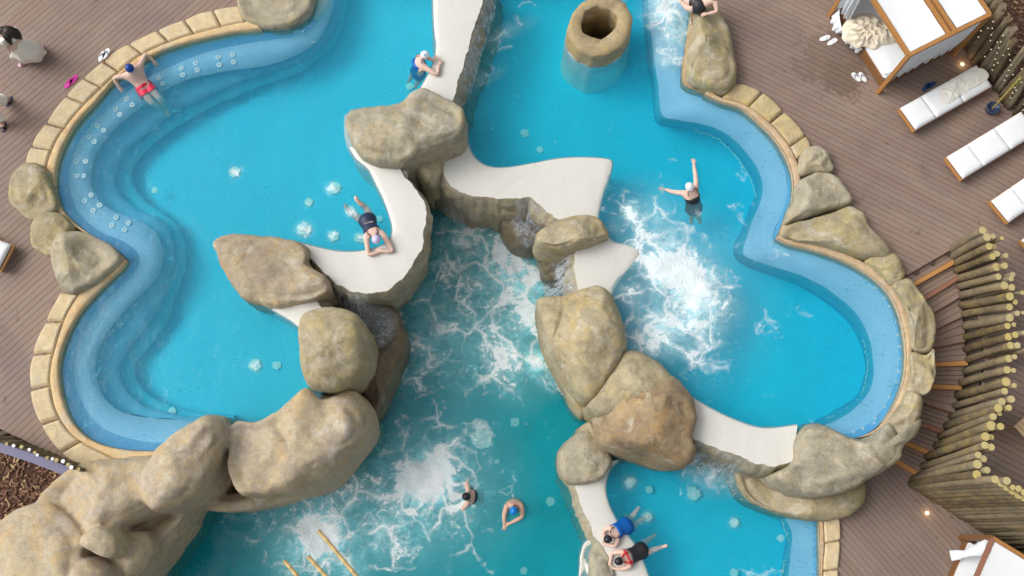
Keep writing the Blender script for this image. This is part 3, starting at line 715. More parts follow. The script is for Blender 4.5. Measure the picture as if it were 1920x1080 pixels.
def waterfall(B, N, i0, i1, z0, z1, label, off=.16, thr=.5):
    idx = range(i0, i1); rows = 16; vs = []; uv = []
    for r in range(rows + 1):
        t = r / rows
        for k, i in enumerate(idx):
            b, q = B[i], N[i]
            d = off * (0.15 + .85 * math.sqrt(t)) + thr * t * t * .6 + .05 * noise.noise(Vector((i * .5, t * 3, 0)))
            p = b + q * d
            z = z0 + .03 + (z1 - z0) * (t ** 1.25)
            vs.append(Vector((p.x, p.y, z))); uv.append((k / (len(idx) - 1), t))
    n = len(idx); fs = [(r * n + j, r * n + j + 1, (r + 1) * n + j + 1, (r + 1) * n + j) for r in range(rows) for j in range(n - 1)]
    o = mesh_obj('waterfall', vs, fs, FALL, None, None, True)
    ul = o.data.uv_layers.new(name='UVMap')
    for l in o.data.loops: ul.data[l.index].uv = uv[l.vertex_index]
    tag(o, label, 'waterfall', None, 'stuff'); return o
waterfall(LB2, LN2, 78, 106, Z_L1, Z_L3, 'water veil falling below the curved white ledge over the brown wet rock', .3, .5)
waterfall(LB4, LN4, 2, 36, Z_L2, Z_L3, 'thin water falling in the narrow gap at the left end of the widest ledge', .15, .3)
waterfall(LB4, LN4, 60, 88, Z_L2, Z_L3, 'white water falling over the dark rock beneath the widest ledge', .2, .55)
waterfall(LB5, LN5, 8, 46, Z_L2, Z_L3, 'water sliding down beside the small pointed ledge', .3, .7)
waterfall(LB6, LN6, 4, 40, Z_L2, Z_L4, 'spray falling from the lower right ledge into the blue pool', .15, .3)
waterfall(LB1, LN1, 2, 62, Z_L1, Z_L2, 'thin film of water over the long straight ledge wall', .2, .16)

# ================================================================== boulders
def rock_mesh(outline, ztop, zn, zf, zb, spine=None, n=84, rings=16, amp=.07, seed=0, facets=5, p=2.3, flare=.02, fine=.018):
    ztop, zn, zf, zb = zm(ztop), zm(zn), zm(zf), zm(zb)
    cx = sum(q[0] for q in outline) / len(outline); cy = sum(q[1] for q in outline) / len(outline)
    nd = Vector((960 - cx, 1000 - cy)); nd.normalize()
    rr = max(math.hypot(q[0] - cx, q[1] - cy) for q in outline)
    pts = []
    for q in outline:
        w = Vector((q[0] - cx, q[1] - cy)).dot(nd) / rr
        w = min(max(.5 + .8 * w, 0), 1); w = w * w * (3 - 2 * w)
        pts.append(P(q[0], q[1], zf + (zn - zf) * w))
    edge = resample(pts, n, True)
    c0 = sum(edge, Vector()) / n
    rnd = random.Random(seed * 7 + 3)
    sv = Vector((seed * 5.3, seed * 2.1, seed * .7))
    if spine: sp = resample(PL(spine, ztop), 24, False, True)
    tg = []
    for e in edge:
        if spine:
            s = min(sp, key=lambda s_: (s_.xy - e.xy).length)
            tg.append(Vector((s.x, s.y, 0)))
        else: tg.append(Vector((c0.x, c0.y, 0)))
    if spine:
        for _ in range(6): tg = [(tg[i - 1] + tg[i] * 2 + tg[(i + 1) % n]) / 4 for i in range(n)]
        def onspine(g):
            best = None
            for s0, s1 in zip(sp, sp[1:]):
                e_ = s1.xy - s0.xy; u_ = min(1, max(0, (g.xy - s0.xy).dot(e_) / max(e_.length_squared, 1e-9))); q_ = s0.xy + e_ * u_
                if best is None or (q_ - g.xy).length < (best - g.xy).length: best = q_
            return Vector((best.x, best.y, 0))
        tg = [onspine(g) for g in tg]
    size = sum((e.xy - t.xy).length for e, t in zip(edge, tg)) / n
    planes = []
    for _ in range(facets):
        a = rnd.uniform(0, 6.28); el = rnd.uniform(.75, 1.35)
        nv = Vector((math.cos(a) * math.cos(el), math.sin(a) * math.cos(el), math.sin(el)))
        planes.append((nv, Vector((c0.x, c0.y, ztop)) + Vector((rnd.uniform(-.4, .4) * size, rnd.uniform(-.4, .4) * size, -rnd.uniform(.0, .10) * size))))
    rows = []
    zmin = min(e.z for e in edge)
    for k in range(5):
        t = 1 - k / 5
        row = []
        for e, g in zip(edge, tg):
            o_ = (Vector((e.x, e.y, 0)) - g); o_ = o_.normalized() if o_.length > 1e-6 else o_
            z = e.z + (zb - e.z) * t
            row.append(Vector((e.x, e.y, z)) - o_ * (size * .10 * t ** 1.5) + o_ * flare * t)
        rows.append(row)
    for k in range(rings + 1):
        t = k / rings
        s = t ** 1.15
        h = (1 - (1 - t) ** p) ** (1 / p)
        row = []
        for e, g in zip(edge, tg):
            v = Vector((e.x + (g.x - e.x) * s, e.y + (g.y - e.y) * s, e.z + (ztop - e.z) * h))
            row.append(v)
        rows.append(row)
    out = []
    for ri, row in enumerate(rows):
        nr = []
        for v, e, g in zip(row, edge, tg):
            for nv, pc in planes:
                d = (v - pc).dot(nv)
                if d > 0 and ri > 6: v = v - nv * min(d * .7, .16 * size) * min(1, (ri - 6) / 4)
            rad = Vector((v.x - g.x, v.y - g.y, 0)); rad = rad.normalized() if rad.length > 1e-4 else Vector()
            t = max(0, (ri - 5) / rings) if ri >= 5 else 0
            dirv = rad * (1 - t) + Vector((0, 0, 1)) * (.35 + .65 * t)
            a1 = fbm(v + sv, .8, 2) * amp * min(1.6, max(.6, size)); a2 = fbm(v + sv, 3.2, 3) * fine * 2
            lim = .35 if 4 <= ri <= 6 else 1.0
            rg = (1 - abs(noise.noise((v + sv) * 1.1)) * 2) * amp * .35
            nr.append(v + dirv * (a1 * lim + a2 + rg * lim))
        out.append(nr)
    return out
def rock(label, outline, ztop, zn, zf, zb, mat=None, name='boulder', cat='boulder', parent=None, **k):
    rows = rock_mesh(outline, ztop, zn, zf, zb, **k)
    c = sum(rows[0], Vector()) / len(rows[0]); c.z = zm(zb)
    if parent is not None: c = parent.location
    rows = [[v - c for v in r] for r in rows]
    o = grid_obj(name, rows, mat or ROCK, parent, closed=True, cap=True)
    bm = bmesh.new(); bm.from_mesh(o.data); bm.verts.ensure_lookup_table(); nn = len(rows[0])
    for f in [f for f in bm.faces if len(f.verts) > 4]: bm.faces.remove(f)
    bmesh.ops.remove_doubles(bm, verts=bm.verts[-nn:], dist=.15)
    bmesh.ops.holes_fill(bm, edges=[e for e in bm.edges if e.is_boundary], sides=0)
    bmesh.ops.recalc_face_normals(bm, faces=bm.faces)
    for f in bm.faces: f.smooth = True
    bm.to_mesh(o.data); bm.free()
    if parent is None:
        o.location = c; tag(o, label, cat)
    return o
S_ = iter(range(1, 99))
def RK(label, outline, ztop, zn, zf, zb, mat=None, **k): return rock(label, outline, ztop, zn, zf, zb, mat, seed=next(S_), **k)
RK('flat grey boulder at the top left end of the stone edging', [(447,-10),(449,25),(462,42),(490,53),(520,56),(550,50),(575,35),(588,15),(592,-10),(570,-45),(510,-60),(465,-45)], .42, -.02, .0, -1.4, ROCKG, amp=.04)
RK('rounded boulder on the left deck, uppermost of the group of three', [(48,312),(75,308),(95,325),(107,360),(114,390),(103,404),(85,414),(64,417),(44,402),(27,385),(21,360),(28,333)], .45, .02, .0, -.4, ROCKY)
RK('small boulder squeezed between two larger ones on the left deck edge', [(85,402),(105,398),(128,408),(143,425),(136,440),(115,452),(106,468),(103,482),(85,478),(64,464),(61,440),(68,412)], .35, .02, .0, -.4, ROCKY)
RK('triangular boulder pointing into the left pool bench', [(130,436),(160,437),(190,450),(214,464),(232,486),(214,510),(190,530),(162,545),(140,553),(119,545),(108,518),(102,492),(104,465),(115,446)], .55, .02, .02, -.5, ROCKG)
RK('big grey boulder shaped like a saddle at the centre top', [(652,225),(665,212),(700,207),(750,200),(775,178),(795,172),(820,182),(850,198),(868,212),(875,235),(873,262),(855,276),(820,290),(790,302),(765,313),(745,318),(700,312),(675,295),(660,270),(651,245)], .75, -.1, .0, -3.6, ROCKG, n=110, amp=.09, spine=[(700,255),(760,248),(820,235)])
RK('round brown rock wedged under the saddle shaped boulder', [(775,305),(800,295),(830,297),(833,330),(829,355),(815,364),(798,358),(783,335)], -.35, -1.6, -.7, -3.7, ROCK)
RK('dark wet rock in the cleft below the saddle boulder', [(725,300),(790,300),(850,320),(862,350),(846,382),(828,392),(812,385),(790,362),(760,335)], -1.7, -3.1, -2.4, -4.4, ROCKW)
RK('pointed pale boulder at the left end of the curved ledge', [(404,461),(428,446),(470,443),(530,450),(570,460),(583,478),(580,495),(600,515),(619,530),(622,552),(592,565),(555,572),(522,580),(490,573),(462,565),(440,540),(422,508),(412,482)], .55, -.12, -.02, -1.5, ROCKP, n=110, spine=[(450,485),(510,515),(580,535)], amp=.09)
RK('dark rock face between the pointed boulder and the curved ledge', [(590,500),(612,505),(632,530),(650,560),(640,585),(610,585),(600,565),(600,530)], -.6, -2.2, -.6, -4.4, ROCKW)
RK('tall rounded boulder with mossy streaks left of the falls', [(565,610),(575,592),(600,582),(640,580),(672,594),(693,620),(700,650),(698,682),(686,706),(660,727),(622,741),(592,735),(573,712),(567,680),(563,645)], .85, -.5, .0, -3.6, ROCKY, n=100, amp=.07)
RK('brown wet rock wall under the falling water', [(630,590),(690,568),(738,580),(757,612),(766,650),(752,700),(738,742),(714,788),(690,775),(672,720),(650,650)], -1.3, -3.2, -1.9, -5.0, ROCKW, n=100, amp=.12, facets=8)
RK('leaning dark slab at the left of the upright boulder', [(1005,572),(1012,560),(1038,557),(1068,562),(1066,600),(1052,655),(1038,700),(1018,662),(1008,612)], -.9, -3.1, -1.8, -5.0, ROCK)
RK('low rock foot under the upright boulder', [(1028,670),(1060,700),(1100,735),(1116,755),(1108,775),(1090,786),(1072,768),(1056,735),(1040,705)], -2.0, -3.2, -2.5, -5.0, ROCK)
RK('upright boulder with a stained hollow, right of the falls', [(1050,566),(1090,546),(1130,546),(1147,562),(1160,590),(1171,625),(1174,658),(1166,690),(1142,728),(1120,754),(1092,758),(1066,732),(1046,700),(1032,662),(1044,620),(1054,590)], .35, -2.0, -.7, -5.0, ROCK, n=110, amp=.11, facets=7)
RK('small boulder overlapping the reddish boulder, next to the right pool', [(1112,745),(1130,716),(1150,688),(1168,662),(1195,661),(1228,680),(1255,706),(1266,740),(1235,775),(1180,790),(1125,785),(1100,765)], .05, -1.2, -.75, -4.0, ROCK, n=90, amp=.08)
RK('large boulder with a reddish stain above the blue lower pool', [(1106,778),(1120,755),(1160,738),(1210,725),(1252,704),(1290,735),(1303,765),(1303,792),(1294,825),(1300,850),(1286,876),(1240,878),(1190,866),(1150,855),(1116,840),(1107,805)], .15, -2.6, -.8, -5.0, m_rock('reddish sculpted rock', (.33, .27, .18), (.45, .365, .235), (.50, .33, .13), (.21, .14, .10), seed=9), n=110, amp=.10, facets=7)
RK('round grey boulder at the head of the bottom ledge', [(1045,852),(1058,832),(1080,812),(1100,802),(1118,815),(1132,840),(1147,860),(1140,882),(1124,900),(1095,910),(1064,908),(1047,888)], -1.9, -3.1, -2.6, -5.0, ROCKG)
RK('little rock lump squeezed above the round grey boulder', [(1080,812),(1090,798),(1106,792),(1120,810),(1135,838),(1118,835),(1100,822)], -2.0, -3.0, -2.4, -4.6, ROCK)
RK('long oval boulder lying between the two pointed ledges', [(1002,458),(1010,440),(1035,424),(1065,412),(1103,410),(1126,421),(1138,440),(1138,455),(1115,468),(1085,480),(1052,486),(1022,481),(1004,472)], .0, -1.5, -.8, -2.4, ROCK, n=90, spine=[(1040,455),(1105,440)])
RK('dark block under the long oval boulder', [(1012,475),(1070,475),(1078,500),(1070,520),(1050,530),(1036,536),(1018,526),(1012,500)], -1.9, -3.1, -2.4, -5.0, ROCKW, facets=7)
RK('dark rounded rock washed by water below the widest ledge', [(938,418),(955,405),(990,402),(1020,425),(1030,455),(1000,480),(970,479),(950,462),(940,442)], -1.9, -3.2, -2.6, -5.0, ROCKW)
RK('brown bulge of rock under the rim of the widest ledge', [(872,372),(905,372),(950,378),(1000,376),(1012,392),(1000,405),(970,413),(930,412),(893,399)], -1.3, -2.5, -1.6, -5.0, ROCK, amp=.06)
RK('tall mossy boulder at the top right edge of the right pool', [(1303,32),(1320,22),(1342,26),(1356,50),(1370,90),(1378,130),(1378,158),(1360,178),(1330,176),(1300,165),(1284,148),(1287,110),(1295,65)], .15, -.7, -.6, -2.0, ROCKY, n=100, spine=[(1325,60),(1332,130)])
RK('low tan rock lip beneath the tall mossy boulder', [(1300,0),(1330,0),(1335,60),(1340,150),(1350,184),(1320,178),(1282,162),(1278,140),(1284,90),(1292,40)], -.45, -.78, -.7, -2.2, m_rock('tan lip rock', (.44, .35, .22), (.50, .40, .26), (.50, .36, .18), (.3, .24, .16), seed=12), amp=.03)
RK('smallest boulder of the row on the right deck edge', [(1503,285),(1528,279),(1548,293),(1560,322),(1545,330),(1520,329),(1499,330),(1495,310)], -.15, -.65, -.62, -1.6, ROCKG, n=60)
RK('upper flat boulder at the notch of the right pool', [(1492,345),(1525,328),(1558,330),(1580,350),(1594,372),(1590,386),(1560,395),(1520,408),(1482,420),(1466,424),(1474,400),(1486,372)], -.1, -.65, -.6, -2.2, ROCKG, n=90, amp=.05)
RK('lower flat wedge boulder at the notch of the right pool', [(1459,440),(1475,426),(1520,412),(1560,399),(1592,389),(1615,400),(1628,427),(1652,452),(1668,478),(1652,488),(1620,486),(1590,478),(1540,465),(1500,455),(1470,449)], -.15, -.65, -.6, -2.2, ROCKY, n=100, amp=.05, spine=[(1510,435),(1600,445)])
RK('boulder above the stairs, first below the wedge boulder', [(1620,490),(1648,480),(1672,480),(1692,508),(1692,524),(1668,537),(1650,520),(1632,505)], -.25, -.65, -.6, -2.2, ROCKY, n=60, amp=.04)
RK('long boulder beside the top of the stairs', [(1668,538),(1685,528),(1702,526),(1722,552),(1750,600),(1748,645),(1735,664),(1716,662),(1704,648),(1700,600),(1688,570)], -.2, -.7, -.6, -2.6, ROCKY, n=80, amp=.05, spine=[(1700,560),(1722,640)])
RK('boulder beside the middle of the stairs', [(1704,664),(1735,666),(1748,656),(1746,720),(1728,744),(1698,734),(1702,700)], -.25, -.7, -.6, -2.6, ROCK, n=60, amp=.04)
RK('mossy boulder beside the foot of the stairs', [(1698,735),(1722,742),(1722,780),(1702,812),(1682,822),(1664,806),(1657,793),(1680,765)], -.2, -.7, -.6, -2.9, ROCKY, n=60, amp=.04)
RK('big grey end boulder at the lower right of the right pool', [(1466,872),(1469,835),(1478,812),(1500,797),(1530,800),(1560,815),(1600,825),(1640,808),(1662,794),(1682,822),(1700,800),(1722,785),(1716,815),(1690,835),(1680,862),(1650,885),(1620,902),(1590,920),(1540,932),(1500,935),(1470,925),(1440,910),(1430,895)], .0, -1.9, -.7, -3.4, ROCKG, n=130, amp=.10, facets=3, spine=[(1500,870),(1580,870),(1650,840)])
RK('low mossy rock shelf under the big grey end boulder', [(1378,885),(1400,878),(1430,892),(1480,915),(1540,920),(1600,905),(1619,905),(1614,942),(1598,962),(1570,973),(1530,977),(1480,970),(1430,952),(1400,935),(1385,910)], -1.85, -2.75, -2.5, -4.6, ROCKY, n=120, amp=.06, spine=[(1420,915),(1500,948),(1580,940)])
RK('rock hump behind a white skirt at the bottom centre', [(1104,1062),(1108,1030),(1120,1012),(1135,1030),(1145,1055),(1160,1100),(1170,1140),(1110,1140)], -2.5, -3.3, -2.9, -5.2, ROCKG, n=60)
RK('pale submerged skirt of render at the bottom centre', [(1086,1060),(1090,1025),(1105,1008),(1125,1010),(1150,1060),(1165,1150),(1090,1150)], -3.25, -3.5, -3.4, -5.2, WHITE, n=60, amp=.02)
RK('pale submerged render skirt around the top left boulder', [(500,66),(545,66),(590,50),(618,20),(622,-20),(600,-70),(480,-60),(440,20)], -.12, -.55, -.30, -1.5, PALEFLOOR, n=60, amp=.01, facets=0, fine=.003)
RK('pale submerged render strip under the left rim of the saddle boulder', [(645,225),(652,212),(700,206),(760,240),(760,330),(700,325),(668,305),(648,270)], -.12, -.4, -.2, -1.5, PALEFLOOR, n=50, amp=.01, facets=0, fine=.003)

ROCKF = m_rock('formation rock', (.50, .46, .38), (.58, .52, .37), (.62, .47, .24), (.36, .30, .23), ochre_amt=.55, seed=31)

def cascade(rock_label, pts, zpx, label, lift=.03):
    ob = next(o for o in COL.objects if rock_label in o.get('label', ''))
    from mathutils.bvhtree import BVHTree
    bv = BVHTree.FromPolygons([v.co + ob.location for v in ob.data.vertices], [p.vertices[:] for p in ob.data.polygons])
    poly = [(p.x, p.y) for p in resample(PL(pts, zpx), 60, True)]
    cx, cy = sum(p[0] for p in poly) / 60, sum(p[1] for p in poly) / 60
    xs = [p[0] for p in poly]; ys = [p[1] for p in poly]; st_ = .05
    gx = np.arange(min(xs), max(xs) + st_, st_); gy = np.arange(min(ys), max(ys) + st_, st_); V = []; F = []; A = []; ix = {}
    for i, x in enumerate(gx):
        for k, y in enumerate(gy):
            if not in_poly([x], [y], poly)[0]: continue
            h = bv.ray_cast(Vector((x, y, 3)), Vector((0, 0, -1)))
            if h[0] is None: continue
            dmin = min(math.hypot(x - q[0], y - q[1]) for q in poly)
            ix[i, k] = len(V); V.append(Vector((x, y, h[0].z + lift))); A.append(min(1, dmin / .22))
    for (i, k), v0 in ix.items():
        q = [ix.get((i + 1, k)), ix.get((i + 1, k + 1)), ix.get((i, k + 1))]
        if None not in q and max(V[z_].z for z_ in [v0] + q) - min(V[z_].z for z_ in [v0] + q) < .5: F.append([v0] + q)
    o = mesh_obj('waterfall', V, F, CASC, None, None, True)
    at = o.data.attributes.new('foam', 'FLOAT', 'POINT'); at.data.foreach_set('value', A)
    tag(o, label, 'waterfall', None, 'stuff')
cascade('brown wet rock wall', [(610,575),(640,560),(700,565),(738,580),(745,620),(720,655),(690,640),(650,600)], -1.5, 'foam running over the brown wet rock wall')
cascade('dark rounded rock washed', [(950,405),(990,395),(1030,425),(1035,470),(1005,485),(975,470),(960,440)], -2.1, 'white streaks of water over the dark rounded rock')
cascade('dark block under', [(1035,490),(1080,480),(1082,520),(1050,535),(1030,520)], -2.1, 'water splashing on the dark block below the oval boulder')

# one long formation of cast rock from the bottom left corner to the falls
form = empty('rock_formation', P(350, 930, -2))
tag(form, 'long pale formation of sculpted rock running from the bottom left corner up to the falls', 'rock formation')
LOBES = []
def FR(outline, ztop, zn, zf, zb, mat=ROCKP, **k): LOBES.append(rock(None, outline, ztop, zn, zf, zb, ROCKP, 'rock_lobe', None, form, seed=next(S_), **k))
FR([(440,790),(480,792),(520,774),(553,745),(578,728),(620,744),(665,736),(694,756),(708,795),(702,830),(672,868),(640,898),(600,918),(550,930),(500,930),(450,925),(430,880),(432,830)], .45, -2.2, .0, -5.0, ROCK, n=130, amp=.12, facets=6, spine=[(480,850),(560,830),(640,800)])
FR([(500,915),(570,890),(640,850),(700,800),(704,828),(672,870),(636,902),(590,925),(540,943),(480,956),(430,960),(385,954),(400,930),(450,925)], -1.4, -3.35, -2.2, -5.2, ROCKP, n=120, amp=.08, spine=[(430,942),(540,915),(650,860)])
FR([(315,838),(345,812),(372,798),(400,782),(432,784),(450,798),(452,830),(437,870),(420,905),(398,930),(345,955),(300,960),(272,925),(285,880)], 1.1, -1.0, .0, -4.0, ROCKP, n=110, amp=.09, facets=5, spine=[(330,900),(400,830)])
FR([(76,942),(95,915),(135,882),(170,868),(230,860),(290,856),(330,862),(340,900),(330,945),(280,975),(230,995),(180,1010),(120,1010),(90,975)], .75, -.6, .0, -4.0, ROCKP, n=120, amp=.10, spine=[(140,945),(280,905)])
FR([(-120,1010),(-40,1000),(0,988),(32,960),(78,940),(120,950),(165,1000),(165,1050),(150,1140),(-120,1180)], .8, .1, -.2, -4.0, m_rock('greenish pale rock', (.50, .45, .31), (.57, .52, .36), (.55, .45, .2), (.38, .34, .24), seed=15), n=100, amp=.10, spine=[(-40,1060),(90,1020)])
FR([(140,1000),(200,985),(260,975),(330,950),(400,925),(388,958),(372,990),(350,1020),(325,1050),(290,1090),(250,1180),(120,1180),(130,1080)], -.5, -3.35, -1.0, -5.2, ROCKP, n=130, amp=.12, facets=6, spine=[(200,1080),(280,1010),(350,965)])
FR([(160,1012),(172,996),(195,986),(218,992),(232,1012),(228,1038),(208,1046),(182,1036),(165,1026)], .95, .35, .35, -1.5, ROCKP, n=60, amp=.06)
FR([(150,1050),(185,1040),(215,1055),(228,1085),(210,1140),(150,1140),(135,1090)], .75, -.2, .0, -2.0, ROCK, n=60, amp=.07)
FR([(225,1010),(255,995),(290,1000),(300,1030),(275,1075),(240,1090),(222,1055)], .0, -.8, -.5, -2.5, ROCKG, n=60, amp=.06)

bm = bmesh.new()
for o in LOBES:
    bm.from_mesh(o.data); bpy.data.objects.remove(o)
me = bpy.data.meshes.new('rock_formation'); bm.to_mesh(me); bm.free(); me.materials.append(ROCKF)
loc = form.location.copy(); bpy.data.objects.remove(form)
form = bpy.data.objects.new('rock_formation', me); COL.objects.link(form); form.location = loc
tag(form, 'long pale formation of sculpted rock running from the bottom left corner up to the falls', 'rock formation')
rm = form.modifiers.new('fuse', 'REMESH'); rm.mode = 'VOXEL'; rm.voxel_size = .042; rm.use_smooth_shade = True
sm_ = form.modifiers.new('soften', 'SMOOTH'); sm_.factor = .5; sm_.iterations = 2

# ------------------------------------------------------------------ hollow rock tube standing in the right pool
def tube_rock():
    rim = [(1063,55),(1071,27),(1090,5),(1115,-8),(1150,-8),(1174,4),(1187,32),(1183,60),(1168,86),(1140,103),(1110,107),(1085,95),(1068,75)]
    hole = [(1090,45),(1096,24),(1120,12),(1145,15),(1158,30),(1154,50),(1141,62),(1126,72),(1106,66),(1093,60)]
    zr = -.15; n = 72
    E = resample(PL(rim, zr), n, True, False); Hh = resample(PL(hole, zr), n, True, False)
    c = sum(E, Vector()) / n
    def off(L, k, z, a=.02): 
        out = []
        for p in L:
            d = (p - c); d.z = 0; q = Vector((c.x, c.y, 0)) + d * k; q.z = z; r = noise.noise_vector(q * 2.2) * a; out.append(q + r)
        return out
    # align start of hole ring with rim ring
    j0 = min(range(n), key=lambda j: abs(math.atan2((Hh[j] - c).y, (Hh[j] - c).x) - math.atan2((E[0] - c).y, (E[0] - c).x)))
    Hh = Hh[j0:] + Hh[:j0]
    mid = [a.lerp(b, .5) for a, b in zip(E, Hh)]
    root = empty('rock_tube', (c.x, c.y, -2.15)); tag(root, 'hollow rock tube with a dark opening standing in the right pool', 'rock tube')
    L = lambda rows: [[v - root.location for v in r] for r in rows]
    top = [off(E, 1.03, -.80, .03), off(E, 1.01, -.5, .04), off(E, 1.0, zr - .09, .03), off(E, .99, zr - .03, .03), off(E, .965, zr + .01, .03), off(mid, 1.03, zr + .03, .05), off(mid, .95, zr + .01, .05), off(Hh, 1.05, zr + .02, .05), off(Hh, 1.0, zr - .02, .06), off(Hh, .98, zr - .10, .06)] + [off(Hh, .96 + .05 * k, zr - .15 - .31 * k, .10) for k in range(1, 7)]
    o = grid_obj('rim', L(top), m_rock('ochre tube rock', (.44, .38, .25), (.50, .42, .25), (.55, .42, .15), (.30, .25, .17), seed=20), root, closed=True); fix_normals(o)
    body = [off(E, .98, zr - .2), off(E, 1.0, -.55, .03), off(E, 1.03, -.78, .03), off(E, 1.05, -1.2, .04), off(E, 1.08, -1.7, .05), off(E, 1.12, -2.2, .05)]
    o = grid_obj('shaft', L(body), PALEFLOOR, root, closed=True)
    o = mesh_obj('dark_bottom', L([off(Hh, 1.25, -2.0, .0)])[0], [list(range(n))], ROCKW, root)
tube_rock()
# ================================================================== stone copings
def coping(label, outer, inner, z, lens, mat=STONE, h=.075, seed=0, width_n=12):
    O = resample(PL(outer, z), 400); I = resample(PL(inner, z), 400)
    tot = plen(O); rnd = random.Random(seed)
    root = empty('stone_coping', O[200]); tag(root, label, None, None, 'structure')
    cuts = [0.0]
    while cuts[-1] < 1: cuts.append(cuts[-1] + rnd.uniform(*lens) / tot)
    cuts[-1] = 1.0
    if len(cuts) > 2 and cuts[-1] - cuts[-2] < .4 * lens[0] / tot: cuts.pop(-2)
    gap = .0025 / tot
    at = lambda L, t: L[min(int(t * 399), 398)].lerp(L[min(int(t * 399), 398) + 1], t * 399 - min(int(t * 399), 398))
    for a, b in zip(cuts, cuts[1:]):
        a2, b2 = a + gap, b - gap
        sk = rnd.uniform(-.02, .02) / 1; nu = 14; hh = h * rnd.uniform(.8, 1.15); sd_ = Vector((rnd.uniform(0, 50), 0, 0))
        rows = []; bulge = rnd.uniform(.01, .035)
        for i in range(nu + 1):
            u = i / nu; t = a2 + (b2 - a2) * u
            o, q = at(O, t), at(I, t)
            ou = (o - q).normalized() * bulge * math.sin(math.pi * u) ** .7
            row = []
            for j in range(width_n + 1):
                w = j / width_n
                p = (o + ou).lerp(q, w)
                eu = min(u, 1 - u) * (b2 - a2) * tot; ew = min(w, 1 - w) * (o - q).length
                e = min(eu, ew * .8); r = min(1, e / .028); prof = math.sqrt(max(0, 1 - (1 - r) ** 2))
                zz = z - .05 + (hh + .05) * prof + .012 * fbm(p + sd_, 1.7, 2)
                p = Vector((p.x, p.y, zz)) + noise.noise_vector((p + sd_) * 2.4) * .012
                row.append(p - root.location)
            rows.append(row)
        # skirt so that each stone is a solid block
        g = [[Vector((v.x, v.y, z - .12 - root.location.z)) for v in rows[0]]] + rows + [[Vector((v.x, v.y, z - .12 - root.location.z)) for v in rows[-1]]]
        g = [[Vector((r[0].x, r[0].y, z - .12 - root.location.z))] + r + [Vector((r[-1].x, r[-1].y, z - .12 - root.location.z))] for r in g]
        o_ = grid_obj('coping_stone', g, mat, root)
    return root
cpA_o = [(449,12),(400,20),(350,37),(305,55),(260,75),(215,100),(180,130),(150,155),(120,186),(92,225),(70,255),(56,285),(48,315)]
cpA_i = [(462,44),(400,56),(330,76),(270,102),(232,130),(192,166),(152,205),(127,236),(109,262),(96,290),(88,318)]
coping('row of pale stones edging the upper left pool', cpA_o, cpA_i, .01, (.62, .9), seed=3)
cpB_o = [(116,548),(100,580),(80,620),(66,650),(58,690),(57,722),(64,760),(80,800),(100,832),(124,856),(150,870),(190,880)]
cpB_i = [(150,552),(126,592),(109,640),(97,690),(96,720),(106,768),(130,808),(160,832),(200,852),(220,862)]
coping('row of pale stones edging the lower left pool', cpB_o, cpB_i, .01, (.62, .9), seed=5)
MY = m_rock('tan mossy coping', (.43, .37, .22), (.50, .44, .27), (.50, .42, .15), (.33, .28, .18), seed=8)
cpC_o = [(1376,158),(1400,161),(1440,181),(1470,210),(1500,241),(1514,262),(1520,282)]
cpC_i = [(1352,184),(1392,196),(1425,216),(1452,241),(1476,270),(1492,300)]
coping('row of tan stones edging the upper right pool', cpC_o, cpC_i, Z_DECK2 + .01, (.7, .95), MY, seed=7)
cpD_o = [(1573,968),(1575,1020),(1572,1060),(1570,1130),(1565,1200)]
cpD_i = [(1542,975),(1545,1020),(1542,1060),(1540,1130),(1535,1200)]
coping('short row of pale stones edging the lower right pool', cpD_o, cpD_i, Z_DECK3 + .01, (.55, .7), STONE, seed=8)
# mortar bands between the stones and the water
def band(label, a, b, z, mat, n=160):
    A = resample(PL(a, z), n); B = resample(PL(b, z), n)
    rows = [[Vector((p.x, p.y, z - .06)) for p in A]] + [[p.lerp(q, t) + Vector((0, 0, .045 * math.sin(math.pi * (.25 + .6 * t)) + .012 * noise.noise(p * 4 + Vector((t * 3, 0, 0))))) for p, q in zip(A, B)] for t in (.0, .2, .45, .7, .9)] + [[Vector((q.x, q.y, z - .03)) for q in B], [Vector((q.x, q.y, z - .35)) for q in B]]
    o = grid_obj('mortar_band', rows, mat); tag(o, label, None, None, 'structure')
band('orange mortar band along the upper left pool', [(470,40)] + cpA_i[1:] + [(90,345),(100,385),(128,415),(165,440),(205,462),(222,484)], [(490,54),(440,60),(400,68),(350,80),(300,97),(255,122),(215,150),(180,190),(145,228),(125,260),(110,295),(104,330),(105,360),(113,385),(130,408),(160,433),(200,457),(238,486)], .02, MORTAR)
band('orange mortar band along the lower left pool', [(222,486),(205,508),(180,530)] + cpB_i + [(260,872),(330,868)], [(238,488),(230,502),(205,526),(175,556),(150,586),(130,620),(115,660),(110,690),(112,720),(120,755),(135,790),(160,817),(190,833),(230,842),(270,845),(345,842)], .02, MORTAR)
BANDR = m_rock('brown mortar', (.46, .36, .25), (.52, .42, .29), (.50, .36, .20), (.36, .29, .2), seed=11)
band('brown mortar band along the upper right pool', [(1330,170)] + cpC_i + [(1500,330),(1498,370),(1488,405),(1470,438)], [(1320,176),(1350,190),(1390,203),(1420,227),(1450,257),(1473,292),(1486,330),(1486,370),(1477,400),(1463,430),(1457,446)], Z_DECK2 + .02, BANDR)
band('brown mortar band along the lower right of the right pool', [(1466,438),(1500,448),(1560,468),(1610,488),(1652,515),(1680,545),(1698,585),(1708,640),(1710,690),(1700,735),(1680,775),(1665,805)], [(1457,446),(1480,458),(1520,468),(1560,481),(1600,498),(1640,523),(1668,552),(1687,591),(1697,640),(1698,690),(1689,730),(1670,770),(1640,806),(1600,824)], Z_DECK2 + .02, BANDR)
band('tan mortar band along the lower right pool', cpD_i, [(1536,975),(1537,1020),(1538,1060),(1536,1130),(1530,1200)], Z_DECK3 + .02, BANDR, 40)

